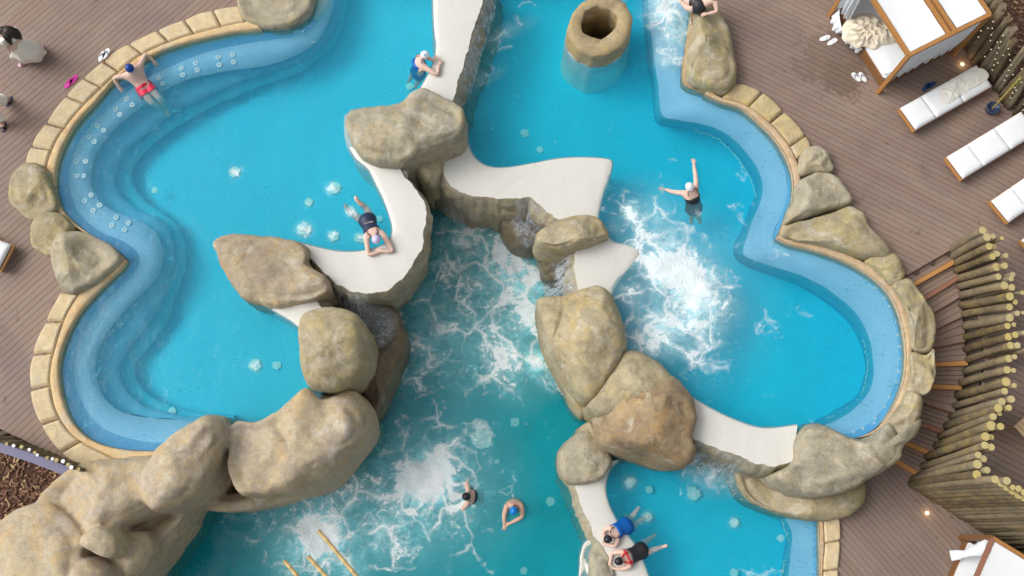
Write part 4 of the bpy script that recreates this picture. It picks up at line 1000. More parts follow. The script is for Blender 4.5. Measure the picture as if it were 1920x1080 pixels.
# ================================================================== timber decks
def cross(poly, o, d):
    """sorted distances along the line o + t d at which it crosses the polygon"""
    ts = []
    n = len(poly)
    for i in range(n):
        a, b = Vector(poly[i]), Vector(poly[(i + 1) % n]); e = b - a
        den = d.x * e.y - d.y * e.x
        if abs(den) < 1e-9: continue
        w = a - o; t = (w.x * e.y - w.y * e.x) / den; s = (w.x * d.y - w.y * d.x) / den
        if 0 <= s < 1: ts.append(t)
    return sorted(ts)
def spans(poly, holes, o, d):
    ts = cross(poly, o, d); sp = [(ts[i], ts[i + 1]) for i in range(0, len(ts) - 1, 2)]
    for h in holes:
        hs = cross(h, o, d)
        for i in range(0, len(hs) - 1, 2):
            a, b = hs[i], hs[i + 1]; ns = []
            for s0, s1 in sp:
                if b <= s0 or a >= s1: ns.append((s0, s1)); continue
                if a > s0: ns.append((s0, a))
                if b < s1: ns.append((b, s1))
            sp = ns
    return sp
def deck(label, poly, holes, d, z, mat, w=.14, seed=0, lens=(3.0, 5.0)):
    """poly, holes: world xy outlines"""
    rnd = random.Random(seed)
    d = Vector((d[0], d[1])).normalized(); nrm = Vector((-d.y, d.x))
    root = empty('timber_deck', (poly[0][0], poly[0][1], z)); tag(root, label, None, None, 'structure')
    off = [Vector(p).dot(nrm) for p in poly]; k0, k1 = int(min(off) / w) - 1, int(max(off) / w) + 1
    cnt = 0
    for k in range(k0, k1 + 1):
        g = .0045
        la, lb = nrm * (k * w + g), nrm * ((k + 1) * w - g)
        sa, sb = spans(poly, holes, la, d), spans(poly, holes, lb, d)
        if len(sa) != len(sb):
            sc = spans(poly, holes, (la + lb) / 2, d); sa = sb = sc
        for (a0, a1), (b0, b1) in zip(sa, sb):
            if min(a1 - a0, b1 - b0) < .06: continue
            cuts = []; t = max(a0, b0) + rnd.uniform(.6, lens[1])
            while t < min(a1, b1) - .5: cuts.append(t); t += rnd.uniform(*lens)
            A = [a0] + [c for c in cuts] + [a1]; B = [b0] + [c for c in cuts] + [b1]
            for i in range(len(A) - 1):
                ga = .003 if i > 0 else 0; gb = .003 if i < len(A) - 2 else 0
                zz = z + rnd.uniform(-.002, .002)
                q = [la + d * (A[i] + ga), la + d * (A[i + 1] - gb), lb + d * (B[i + 1] - gb), lb + d * (B[i] + ga)]
                vs = [(p.x - root.location.x, p.y - root.location.y, zz - z) for p in q] + [(p.x - root.location.x, p.y - root.location.y, zz - z - .03) for p in q]
                o = mesh_obj('plank', vs, [(0, 1, 2, 3), (7, 6, 5, 4), (0, 4, 5, 1), (1, 5, 6, 2), (2, 6, 7, 3), (3, 7, 4, 0)], mat, root); cnt += 1
    # joists and dark ground below the gaps
    n = len(poly)
    hb = MB()
    for k in range(k0 * 1, k1 + 1, 3):
        lb = nrm * (k * w + .07)
        for s0, s1 in spans(poly, holes, lb, d):
            if s1 - s0 > .3: hb.beam((*(lb + d * s0).xy, z - .075), (*(lb + d * s1).xy, z - .075), w * 3 - .01, .05)
    hb.v = [v - root.location for v in hb.v]
    o = hb.build('joist_layer', [DARKGAP], root); o['kind'] = 'stuff'
    return root, cnt
XY = lambda pts, z: [(p.x, p.y) for p in PL(pts, z)]
pool_hole1 = [(-0 + x, y) for x, y in XY([(455,25),(400,40),(340,58),(270,88),(215,118),(170,155),(135,190),(105,235),(82,270),(68,305),(60,340),(60,380),(80,400),(85,440),(110,470),(125,500),(135,540),(125,568),(100,610),(85,650),(76,690),(76,720),(88,770),(108,818),(135,850),(170,868),(260,900),(400,1000),(700,900),(900,400),(880,-250),(470,-250)], .0)]
fence1_base = [(-90,782),(-40,794),(0,804),(40,823),(70,838),(100,850),(125,861),(150,876),(175,890)]
dirA = P(330, 120, 0) - P(80, 322, 0)
dirA = P(81, 560, 0) - P(3, 636, 0)
d0 = (P(150, 0, 0) - P(66, 64, 0)); dirA = (dirA.normalized() + d0.normalized())
DK1 = m_deck('weathered deck boards left', math.atan2(dirA.y, dirA.x), 0)
r1, c1 = deck('brown timber deck on the left', XY([(-260,-260),(470,-260),(470,30),(300,400),(175,870)] + fence1_base[::-1][1:] + [(-260,740)], 0), [pool_hole1], dirA, Z_DECK1, DK1, seed=1)
# log fence line on the right: base positions in the picture with their heights
FB = [(x, y, -.65 + (z + .65) * (Z_DECK3 + .65) / -1.95) for x, y, z in [(1787,466,-.65),(1793,492,-.8),(1799,520,-.98),(1804,555,-1.15),(1808,592,-1.3),(1812,640,-1.46),(1815,684,-1.62),(1803,730,-1.8),(1790,775,-1.95),(1772,814,-2.1),(1747,854,-2.3),(1723,893,-2.45),(1710,908,-2.6)]]
FBw = [P(*f) for f in FB]
FC = PL([(1712,910),(1760,940),(1810,972),(1862,1005),(1930,1050),(2010,1100)], Z_DECK3)
stair_l = [(1695,519),(1708,540),(1730,565),(1742,592),(1750,620),(1752,652),(1750,686),(1748,727),(1738,758),(1720,796),(1697,832),(1675,864)]
stair_r = [(1787,466),(1793,492),(1800,522),(1804,555),(1808,592),(1812,640),(1815,684),(1803,730),(1790,775),(1772,814),(1747,854),(1723,893)]
RISE = (Z_DECK2 - Z_DECK3) / 12
pool_hole2 = XY([(1320,-250),(1325,20),(1350,60),(1358,110),(1362,150),(1395,175),(1430,196),(1460,222),(1490,252),(1505,280),(1530,300),(1545,335),(1570,355),(1580,390),(1605,410),(1625,440),(1650,475),(1675,500),(1690,522),(1695,519),(1560,600),(1300,600),(1000,-250)], Z_DECK2)
fline = [(p.x + .10, p.y - .02) for p in FBw]
poly2 = XY([(1290,-260),(2200,-260),(2200,1120)], Z_DECK2) + [(FC[-1].x + .3, FC[-1].y)] + [(p.x + .12, p.y + .1) for p in FC[::-1][1:-1]] + [(q[0], q[1]) for q in fline[::-1]] + XY([(1787,466),(1695,519),(1600,560),(1290,560)], Z_DECK2)
dirB = (P(1520, 167, Z_DECK2) - P(1400, 100, Z_DECK2)).normalized() + (P(1788, 458, Z_DECK2) - P(1680, 410, Z_DECK2)).normalized()
st = P(1560, 115, Z_DECK2); st2 = P(1582, 145, Z_DECK2)
DK2 = m_deck('weathered deck boards right', math.atan2(dirB.y, dirB.x), 3, stains=((st.x, st.y, 1.5), (st2.x, st2.y, .9)))
r2, c2 = deck('brown timber deck with sun loungers on the right', poly2, [pool_hole2], dirB, Z_DECK2, DK2, seed=2)
dirC = (P(1658, 976, Z_DECK3) - P(1615, 929, Z_DECK3))
poly3 = [(p[0], p[1]) for p in XY([(1560,950),(1600,905),(1640,870),(1676,862),(1723,893),(1712,908)], Z_DECK3)] + [(p.x, p.y) for p in FC[1:]] + XY([(2010,1300),(1558,1300)], Z_DECK3)
DK3 = m_deck('weathered deck boards lower', math.atan2(dirC.y, dirC.x), 5, base=((.21, .145, .115), (.275, .20, .158)))
r3, c3 = deck('lower brown timber deck at the bottom right', poly3, [], dirC, Z_DECK3, DK3, w=.135, seed=3)
print('planks', c1, c2, c3)
# retaining face behind the log fences
mbw = [[Vector((p.x + .06, p.y, Z_DECK2 - .06)) for p in FBw + FC[1:]], [Vector((p.x + .06, p.y, -2.9)) for p in FBw + FC[1:]]]
o = grid_obj('retaining_wall', mbw, DARKGAP, smooth=False); tag(o, 'dark retaining wall behind the log fence', 'wall')

# ------------------------------------------------------------------ winding stair
stair = empty('winding_stair', P(1760, 700, -1.6)); tag(stair, 'winding wooden stair with orange edge boards between the boulders and the log fence', 'staircase')
sol = stair.location
for i in range(12):
    z = Z_DECK2 - RISE * (i + 1)
    zt = Z_DECK2 - RISE * i
    a0, b0 = P(*stair_l[i], zt), P(*stair_r[i], zt)      # upper edge of this riser
    a0 = Vector((a0.x, a0.y, z)); b0 = Vector((b0.x, b0.y, z))
    ext = (b0 - a0).normalized() * .0
    mb = MB()   # riser board under the edge above
    dn = Vector((0, 0, RISE / 2))
    mb.beam(a0 + dn * .9 - Vector((0, 0, .012)), b0 + dn * .9 - Vector((0, 0, .012)), .03, RISE * .9 - .03)
    mb.v = [v - sol for v in mb.v]
    mb.build('riser', [{1: NOSE, 6: NOSE, 7: NOSE, 10: NOSE, 11: NOSE}.get(i, TEAKD if i not in (2, 9) else NOSER)], stair)
    if i == 11: break
    a1, b1 = P(*stair_l[i + 1], z), P(*stair_r[i + 1], z)
    # the tread stretches under the boulders on the left
    a0e, a1e = a0 - (b0 - a0).normalized() * .35, a1 - (b1 - a1).normalized() * .35
    wdt = ((a1 - a0).length + (b1 - b0).length) / 2; npl = max(2, round(wdt / .15)); nosew = .10
    nose = i + 1 in (1, 6, 7, 10, 11, 2, 9)
    fr = 1 - (nosew / wdt if nose else 0)
    rw = random.Random(i)
    for k in range(npl):
        s0, s1 = fr * k / npl + .012, fr * (k + 1) / npl - .012
        q = [a0e.lerp(a1e, s0), b0.lerp(b1, s0), b0.lerp(b1, s1), a0e.lerp(a1e, s1)]
        vs = [v - sol for v in q] + [v - sol - Vector((0, 0, .03)) for v in q]
        mesh_obj('tread_plank', vs, [(0, 1, 2, 3), (7, 6, 5, 4), (0, 4, 5, 1), (1, 5, 6, 2), (2, 6, 7, 3), (3, 7, 4, 0)], DK2, stair)
    if nose:
        nm = NOSER if i + 1 in (2, 9) else NOSE
        q = [a0e.lerp(a1e, fr + .01), b0.lerp(b1, fr + .01), b0.lerp(b1, 1.03), a0e.lerp(a1e, 1.03)]
        vs = [v - sol + Vector((0, 0, .008)) for v in q] + [v - sol - Vector((0, 0, .035)) for v in q]
        mesh_obj('edge_board', vs, [(0, 1, 2, 3), (7, 6, 5, 4), (0, 4, 5, 1), (1, 5, 6, 2), (2, 6, 7, 3), (3, 7, 4, 0)], nm, stair)
    q = [a0e, b0, b1, a1e]
    vs = [v - sol - Vector((0, 0, .04)) for v in q] + [v - sol - Vector((0, 0, .12)) for v in q]
    mesh_obj('carriage', vs, [(0, 1, 2, 3), (7, 6, 5, 4), (0, 4, 5, 1), (1, 5, 6, 2), (2, 6, 7, 3), (3, 7, 4, 0)], DARKGAP, stair)

# ================================================================== log fences
def log_obj(base, top, r, parent, mats, seed):
    rnd = random.Random(seed); k = 5
    d = (top - base); L = d.length; side = Vector((rnd.uniform(-1, 1), rnd.uniform(-1, 1), 0)) * .02
    pts = [base + d * (i / k) + side * math.sin(math.pi * i / k) for i in range(k + 1)]
    rad = [r * (1.12 - .16 * i / k) * rnd.uniform(.95, 1.05) for i in range(k + 1)]
    mb = MB(); mb.tube([p - parent.location for p in pts], rad, 11, 1, 0, 1)
    return mb.build('log', mats, parent)
def lerp_list(L, t):
    s = t * (len(L) - 1); i = min(int(s), len(L) - 2); return [a + (b - a) * (s - i) for a, b in zip(L[i], L[i + 1])]
fen = empty('log_fence', P(1815, 684, -1.6)); tag(fen, 'curved palisade of upright logs with pale yellow cut tops beside the winding stair', 'log fence')
TOPS = [(1842,430),(1850,445),(1852,462),(1858,478),(1863,497),(1874,515),(1884,533),(1890,550),(1893,570),(1889,588),(1890,605),(1893,622),(1890,640),(1895,660),(1889,680),(1886,702),(1889,722),(1884,742),(1880,758),(1866,770),(1862,786),(1855,802),(1848,820),(1842,838),(1835,855),(1832,872),(1832,888)]
rl = random.Random(11)
NL = 26
for i in range(NL):
    t = i / (NL - 1)
    b = Vector(P(*lerp_list(FB, t))); tx, ty = lerp_list(TOPS, t)
    b.x += rl.uniform(-.03, .03)
    tp = above(b, tx + rl.uniform(-4, 4), ty + rl.uniform(-2, 2))
    log_obj(b - Vector((0, 0, .35)), tp, rl.uniform(.078, .112), fen, [LOG, CUT], i)
for i in range(NL - 4):
    t = (i + .5) / (NL - 4)
    b = Vector(P(*lerp_list(FB, t))) + Vector((.14, .0, 0)); tx, ty = lerp_list(TOPS, t)
    tp = above(b, tx + rl.uniform(9, 20), ty + rl.uniform(-3, 5))
    log_obj(b - Vector((0, 0, .35)), tp, rl.uniform(.055, .085), fen, [LOG, CUT], 100 + i)
for i in range(7):
    t = (i * 1.0 + .4) / 13
    b = Vector(P(*lerp_list(FB, t))) + Vector((.26, .0, 0)); tx, ty = lerp_list(TOPS, t)
    tp = above(b, tx + rl.uniform(24, 32), ty + rl.uniform(-3, 5))
    log_obj(b - Vector((0, 0, .35)), tp, rl.uniform(.045, .065), fen, [LOG, CUT], 200 + i)
fen2 = empty('log_fence', FC[2]); tag(fen2, 'straight palisade of long logs behind the lower deck at the bottom right', 'log fence')
TOP2 = [(1866,899),(1921,934),(1980,966),(2042,1003),(2124,1055),(2220,1115)]
for i in range(26):
    t = i / 25; q = lerp_list([tuple(p) for p in FC], t); b = Vector(q)
    tx, ty = lerp_list(TOP2, t)
    tp = above(b, tx, ty); tp.z = min(tp.z, 3.2)
    log_obj(b - Vector((0, 0, .2)), tp, rl.uniform(.075, .10), fen2, [LOG, CUT], 300 + i)
    if i < 25:
        b2 = b + Vector((.16, .12, 0)); tp2 = above(b2, tx + 22, ty + rl.uniform(-5, 12)); tp2.z = min(tp2.z, 3.2)
        log_obj(b2 - Vector((0, 0, .2)), tp2, rl.uniform(.06, .09), fen2, [LOGB, CUT], 340 + i)
# fence at the upper right, in front of the mulch
fen3 = empty('log_fence', P(1860, 150, Z_DECK2)); tag(fen3, 'dull brown log palisade behind the daybed at the upper right', 'log fence')
F3 = PL([(1770,10),(1800,78),(1830,118),(1862,160),(1895,205),(1935,255),(1990,320)], Z_DECK2)
T3 = [(1830,-70),(1866,2),(1890,30),(1912,78),(1950,130),(1995,190),(2060,250)]
f3b = []; f3t = []
for i in range(34):
    t = i / 33; b = Vector(lerp_list([tuple(p) for p in F3], t)); tx, ty = lerp_list(T3, t)
    b += Vector((rl.uniform(-.05, .05), rl.uniform(-.05, .05), 0))
    tp = above(b, tx + rl.uniform(-12, 12), ty + rl.uniform(-10, 12)); log_obj(b - Vector((0, 0, .1)), tp, rl.uniform(.06, .095), fen3, [LOGB, LOGB], 400 + i)
    f3b.append(b); f3t.append(tp)
# string of fairy lights pinned on that fence
sl = empty('string_lights', f3b[16]); tag(sl, 'string of tiny warm lights zigzagging over the brown log palisade', 'string lights')
wp = []; rb = random.Random(2)
for i in range(3, 33):
    for hfr in ((.25,), (.85,), (.55,))[i % 3]:
        p = f3b[i].lerp(f3t[i], hfr + rb.uniform(-.08, .08)) + Vector((-.09, -.05, .05)); wp.append(p)
mb = MB(); mb.tube([p - sl.location for p in wp], .006, 5, 1); mb.build('cable', [BLACK], sl)
bm_ = MB(); bm_.ell((0, 0, 0), (.016, .016, .02), None, 8, 5); bulb0 = bm_.build('bulb', [BULB], sl); bulb0.location = wp[0] - sl.location
for a, b in zip(wp, wp[1:]):
    for s in (.35, .7, 1.0):
        o = bulb0.copy(); COL.objects.link(o); o.parent = sl; o.location = a.lerp(b, s) - sl.location
# low fence with white tips at the bottom left, a grey kerb and the mulch beds
fen4 = empty('log_fence', P(70, 838, 0)); tag(fen4, 'low row of slanting logs with white tips between the left deck and the grey kerb', 'log fence')
F4 = PL([(-80,785),(0,806),(40,824),(70,839),(100,850),(125,861),(150,876),(172,888)], 0)
T4 = [(-120,800),(-32,819),(8,830),(40,842),(68,852),(93,860),(118,868),(142,878)]
for i in range(18):
    t = i / 17; b = Vector(lerp_list([tuple(p) for p in F4], t)); tx, ty = lerp_list(T4, t)
    tp = above(b, tx + rl.uniform(-3, 8), ty + rl.uniform(-3, 3)); log_obj(b - Vector((0, 0, .4)), tp, rl.uniform(.035, .05), fen4, [LOG, WRUB if i % 2 == 0 else CUT], 500 + i)
kb = grid_obj('kerb', [[p + Vector((0, 0, dz)) for p in resample(PL(l, -.25), 40)] for l, dz in (([(-120,786),(0,830),(60,850),(140,880),(190,900)], -.2), ([(-120,786),(0,830),(60,850),(140,880),(190,900)], 0), ([(-120,806),(0,848),(60,868),(138,899),(190,925)], .0), ([(-120,806),(0,848),(60,868),(138,899),(190,925)], -.4))], METALP, smooth=False)
tag(kb, 'smooth grey purple kerb beside the mulch bed', None, None, 'structure')
def bed(label, pts, z, seed):
    poly = XY(pts, z); xs = [p[0] for p in poly]; ys = [p[1] for p in poly]; st_ = .12
    gx = np.arange(min(xs), max(xs) + st_, st_); gy = np.arange(min(ys), max(ys) + st_, st_)
    X, Y = np.meshgrid(gx, gy, indexing='ij'); C = in_poly(X[:-1, :-1] + st_ / 2, Y[:-1, :-1] + st_ / 2, poly)
    vs = [(x, y, z + .05 * noise.noise(Vector((x, y, seed)) * .9) + .02 * noise.noise(Vector((x, y, seed)) * 5)) for x, y in zip(X.ravel(), Y.ravel())]
    ny = X.shape[1]; I, J = np.where(C)
    fs = [(int(i * ny + j), int((i + 1) * ny + j), int((i + 1) * ny + j + 1), int(i * ny + j + 1)) for i, j in zip(I, J)]
    o = mesh_obj('mulch_bed', vs, fs, MULCH, None, None, True); tag(o, label, None, None, 'structure')
    rnd = random.Random(seed); mb = MB(); n = 0; V = []; F = []; M = []
    while n < 3600:
        x, y = rnd.uniform(min(xs), max(xs)), rnd.uniform(min(ys), max(ys))
        if not in_poly([x], [y], poly)[0]: n += .2; continue
        n += 1; a = rnd.uniform(0, 3.14); l = rnd.uniform(.02, .07); w = l * rnd.uniform(.15, .45); zz = z + .05 * noise.noise(Vector((x, y, seed)) * .9) + rnd.uniform(.01, .05); t = rnd.uniform(-.02, .03)
        dx, dy = math.cos(a), math.sin(a); b = len(V)
        V += [(x - dx * l - dy * w, y - dy * l + dx * w, zz - t), (x + dx * l - dy * w, y + dy * l + dx * w, zz + t), (x + dx * l + dy * w, y + dy * l - dx * w, zz + t), (x - dx * l + dy * w, y - dy * l - dx * w, zz - t), (x, y, zz - .04)]
        F += [(b, b + 1, b + 2, b + 3), (b, b + 4, b + 1), (b + 1, b + 4, b + 2), (b + 2, b + 4, b + 3), (b + 3, b + 4, b)]; M += [0 if rnd.random() < .72 else 1] * 5
    o = mesh_obj('bark_chips', V, F, [CHIP, STRAW], None, M); tag(o, 'loose bark chips and straw on the ' + label, 'bark chips', None, 'stuff')
bed('brown mulch bed at the bottom left', [(-250,760),(-120,802),(0,844),(60,864),(138,894),(185,920),(150,960),(60,1000),(0,1050),(-250,1200)], -.32, 1)
bed('brown mulch bed at the upper right corner', [(1785,-60),(1805,75),(1835,112),(1866,155),(1900,200),(1940,250),(2100,320),(2100,-200),(1785,-200)], Z_DECK2 + .1, 2)
# ================================================================== people
def skin_mesh(name, V, E, Rr, mat, parent, root=0, sub=2):
    me = bpy.data.meshes.new(name); me.from_pydata([tuple(v) for v in V], E, [])
    me.materials.append(mat)
    o = bpy.data.objects.new(name, me); COL.objects.link(o); o.parent = parent
    sk = o.modifiers.new('skin', 'SKIN'); sk.use_smooth_shade = True; sk.branch_smoothing = .6
    sv = me.skin_vertices[0].data
    for i, r in enumerate(Rr): sv[i].radius = (r, r) if not isinstance(r, tuple) else r
    sv[root].use_root = True
    ss = o.modifiers.new('sub', 'SUBSURF'); ss.levels = sub; ss.render_levels = sub
    return o
def person(label, J, skin=SKIN, suit=None, suit_name='swimsuit', cap=None, hair=None, group=None, scale=1.0, straps=None, shorts=None, feet_mat=None, facedir=None, suit_parts=('chest', 'waist', 'pelvis'), strap_mat=None):
    base = J['pelvis'].copy()
    root = empty('person', base); tag(root, label, 'person', group)
    j = {k: v - base for k, v in J.items()}
    V = []; E = []; Rr = []; ix = {}
    def add(k, p, r, par=None):
        V.append(p); Rr.append(r * scale * (1.7 if k in ('pelvis', 'waist', 'chest') else 1.2 if 'head' in k else 1.5 if r > .02 else 1.2)); ix[k] = len(V) - 1
        if par is not None: E.append((ix[par], ix[k]))
    add('pelvis', j['pelvis'], .135)
    w = j.get('waist', j['pelvis'].lerp(j['chest'], .5)); j['waist'] = w
    add('waist', w, .112, 'pelvis'); add('chest', j['chest'], .135, 'waist')
    nk = j.get('neck', j['chest'].lerp(j['head'], .45)); add('neck', nk, .055, 'chest')
    hd = j['head']; up = (hd - nk).normalized()
    add('head_low', nk.lerp(hd, .55), .075, 'neck'); add('head_mid', hd, .092, 'head_low'); add('head_top', hd + up * .07, .066, 'head_mid')
    fd = (facedir if facedir is not None else Vector((0, -1, 0))); fd = (fd - up * fd.dot(up)).normalized()
    add('nose', hd + fd * .105 - up * .02, .013, 'head_mid')
    for s in 'LR':
        if 'sh' + s not in j: continue
        add('sh' + s, j['sh' + s], .060, 'chest'); up_ = j['sh' + s].lerp(j['el' + s], .4); add('ua' + s, up_, .048, 'sh' + s)
        add('el' + s, j['el' + s], .038, 'ua' + s); add('fa' + s, j['el' + s].lerp(j['wr' + s], .4), .038, 'el' + s); add('wr' + s, j['wr' + s], .025, 'fa' + s)
        d = (j.get('hd' + s, j['wr' + s] + (j['wr' + s] - j['el' + s])) - j['wr' + s]).normalized()
        sd_ = d.cross(Vector((0, 0, 1))); sd_ = sd_.normalized() if sd_.length > .05 else Vector((1, 0, 0))
        add('pm' + s, j['wr' + s] + d * .055, .033, 'wr' + s)
        for k in range(4):
            b = j['wr' + s] + d * .10 + sd_ * (k - 1.5) * .023; L = (.062, .075, .07, .052)[k]
            add('f%d%s' % (k, s), b, .0105, 'pm' + s); add('g%d%s' % (k, s), b + d * L * .6 + sd_ * (k - 1.5) * .006 - Vector((0, 0, .006)), .0095, 'f%d%s' % (k, s)); add('h%d%s' % (k, s), b + d * L + sd_ * (k - 1.5) * .008 - Vector((0, 0, .016)), .008, 'g%d%s' % (k, s))
        ts = -1 if s == 'L' else 1
        add('t' + s, j['wr' + s] + d * .055 + sd_ * ts * .045, .012, 'pm' + s); add('u' + s, j['wr' + s] + d * .09 + sd_ * ts * .062, .010, 't' + s)
    for s in 'LR':
        if 'kn' + s not in j: continue
        ax = (j['shR'] - j['shL']) if 'shR' in j and 'shL' in j else Vector((1, 0, 0))
        hp = j.get('hp' + s)
        if hp is None: hp = j['pelvis'] + (j['kn' + s] - j['pelvis']).normalized() * .05 + ax.normalized() * (.085 if s == 'R' else -.085)
        j['hp' + s] = hp
        add('hp' + s, hp, .095, 'pelvis'); add('th' + s, hp.lerp(j['kn' + s], .45), .080, 'hp' + s); add('kn' + s, j['kn' + s], .054, 'th' + s)
        add('cf' + s, j['kn' + s].lerp(j['an' + s], .32), .054, 'kn' + s); add('an' + s, j['an' + s], .033, 'cf' + s)
        d = j['to' + s] - j['an' + s]; add('ft' + s, j['an' + s] + d * .5, .038, 'an' + s); add('to' + s, j['to' + s], .026, 'ft' + s)
    skin_mesh('body', V, E, Rr, skin, root)
    side = up.cross(fd).normalized()
    for s in (-1, 1):
        mb = MB(); mb.ell(hd + fd * .086 + side * s * .033 + up * .012, (.013, .013, .009), None, 8, 5); mb.build('eye', [BLACK], root)
        mb = MB(); mb.ell(hd + side * s * .094 - up * .01, (.018, .018, .03), None, 8, 5); mb.build('ear', [skin], root)
    Mr = Matrix((side, fd, up)).transposed()
    if cap is not None:
        mb = MB(); mb.ell(hd + up * .012 - fd * .008, (.103, .112, .122), Mr, 20, 10, 0, 0, 1.75)
        mb.tube([hd + up * .012 + Mr @ Vector((math.cos(a / 12 * math.pi) * .104, -.008 + math.sin(a / 12 * math.pi) * .113, -.02)) for a in range(25)], .006, 6, 0)
        mb.build('swim_cap', [cap], root)
    if hair is not None:
        mb = MB(); mb.ell(hd + up * .015 - fd * .02, (.105, .112, .120), Mr, 18, 10, 0, 0, 1.9); mb.build('hair', [hair], root)
    sax = (j['shR'] - j['shL']).normalized()
    def wrap(name, cs, mat, rad_s=1.0):
        """cloth fitted round the trunk: rings of (centre, half width, half depth)"""
        rows = []; cs = [(Vector(q[0]), q[1], q[2]) for q in cs]
        fine = []
        for k in range(len(cs) - 1):
            for m_ in range(4):
                t = m_ / 4; fine.append((cs[k][0].lerp(cs[k + 1][0], t), cs[k][1] + (cs[k + 1][1] - cs[k][1]) * t, cs[k][2] + (cs[k + 1][2] - cs[k][2]) * t))
        fine.append(cs[-1])
        for k, (p_, rx, ry) in enumerate(fine):
            dd = (fine[min(k + 1, len(fine) - 1)][0] - fine[max(k - 1, 0)][0]).normalized()
            x_ = (sax - dd * sax.dot(dd)).normalized(); y_ = dd.cross(x_)
            rows.append([p_ + x_ * math.cos(a_ / 24 * 6.2832) * rx * rad_s + y_ * math.sin(a_ / 24 * 6.2832) * ry * rad_s + noise.noise_vector(Vector((a_ * .4, k * .5, rx * 9))) * .006 for a_ in range(24)])
        rows = [[rows[0][0].lerp(rows[0][12], .5)] * 24] + rows + [[rows[-1][0].lerp(rows[-1][12], .5)] * 24] if name == 'swimsuit' else rows
        return rows
    pe = j['pelvis']; kl, kr = j.get('knL', pe), j.get('knR', pe); dn = ((kl + kr) / 2 - pe).normalized()
    if suit is not None:
        lo = j['chest'].lerp(w, .12)
        rows = wrap('swimsuit', [(lo, .205, .175), (w, .185, .162), (pe, .235, .198), (pe + dn * .10, .205, .165), (pe + dn * .19, .07, .07)], suit, scale)
        grid_obj(suit_name, rows, suit, root, closed=True)
        if straps:
            sm = strap_mat or suit
            for s in 'LR':
                sg = -1 if s == 'L' else 1
                bk = -fd; bk = (bk - up * bk.dot(up)).normalized() if abs(bk.dot(up)) < .95 else bk
                a = lo + sax * sg * .125 + Vector((0, 0, .135)); b = nk + sax * sg * .065 + Vector((0, 0, .06))
                mb = MB(); mb.tube([a - (a - b) * -.15, a, a.lerp(b, .5) + sax * sg * .035 + Vector((0, 0, .06)), b], straps, 6, 1); mb.build('strap', [sm], root)
            if straps > .015:
                mb = MB(); mb.tube([lo + sax * math.cos(a_ / 10 * math.pi) * .208 + (nk - lo).normalized() * (.03 + .02 * math.sin(a_ / 10 * math.pi)) + Vector((0, 0, 1)) * math.sin(a_ / 10 * math.pi) * .182 for a_ in range(11)], straps, 6, 1); mb.build('trim', [sm], root)
    if shorts is not None:
        rows = wrap('shorts', [(w.lerp(pe, .45), .20, .172), (pe, .235, .20), (pe + dn * .06, .225, .185)], shorts, scale)
        grid_obj('shorts', rows, shorts, root, closed=True)
        for s in 'LR':
            h_, k_ = j['hp' + s], j['kn' + s]; mb = MB(); mb.tube([h_.lerp(k_, -.12), h_.lerp(k_, .1), h_.lerp(k_, .42)], [.138 * scale, .148 * scale, .142 * scale], 18, 0); mb.build('shorts_leg', [shorts], root)
    return root, j
def jj(**k): return {a: P(*v) for a, v in k.items()}

# man in red shorts sitting on the bench, arms spread along the edge
r, j = person('man in red shorts and blue cap sitting on the pool bench with elbows spread',
    jj(head=(243,128,.52), neck=(247,131,.33), chest=(253,137,.10), waist=(262,151,-.06), pelvis=(270,163,-.17),
       shL=(233,142,.17), elL=(213,146,.17), wrL=(223,163,-.02), hdL=(230,172,-.12), shR=(263,122,.17), elR=(273,101,.17), wrR=(288,114,-.02), hdR=(295,124,-.12),
       knL=(285,193,-.22), anL=(311,205,-.72), toL=(318,214,-.86), knR=(301,186,-.22), anR=(310,203,-.66), toR=(318,220,-.84)),
    SKIN, cap=CAPB, shorts=RED, facedir=Vector((.35, -.9, -.2)))
person('woman in black swimsuit and lavender cap resting folded arms on the white ledge',
    jj(head=(705,449,.26), neck=(702,443,.14), chest=(699,436,.02), waist=(693,425,-.10), pelvis=(689,413,-.15),
       shL=(686,441,.08), elL=(691,478,.02), wrL=(706,474,.02), hdL=(714,470,.03), shR=(716,436,.08), elR=(737,471,.02), wrR=(718,471,.05), hdR=(706,468,.06),
       knL=(664,404,-.38), anL=(650,390,-.62), toL=(646,382,-.7), knR=(687,390,-.25), anR=(671,378,-.04), toR=(665,367,.03)),
    SKIN, suit=NAVY, cap=CAPL, straps=.012, facedir=Vector((.1, -.9, -.5)))
person('swimmer in a white cap with blue crown leaning over the long straight ledge',
    jj(head=(796,104,.22), neck=(790,109,.12), chest=(786,116,-.02), waist=(785,127,-.22), pelvis=(784,136,-.42),
       shL=(783,106,.02), elL=(802,108,.02), wrL=(812,113,.03), hdL=(817,108,.03), shR=(796,126,.05), elR=(820,141,.02), wrR=(823,122,.03), hdR=(826,112,.03),
       knL=(774,140,-.75), anL=(768,150,-1.0), toL=(764,154,-1.05), knR=(786,150,-.75), anR=(780,160,-1.0), toR=(778,166,-1.05)),
    SKIN, suit=BLUE, cap=CAPW, straps=.010, facedir=Vector((.9, -.3, -.4)))
_cp = MB(); _h = P(796.5, 103.5, .22); _b = COL.objects['person.002'] if 'person.002' in COL.objects else None
_cp.ell(P(797, 103.5, .26) - _b.location, (.066, .066, .085), None, 14, 6, 0, 0, 1.6); _cp.build('cap_crown', [CAPC], _b)
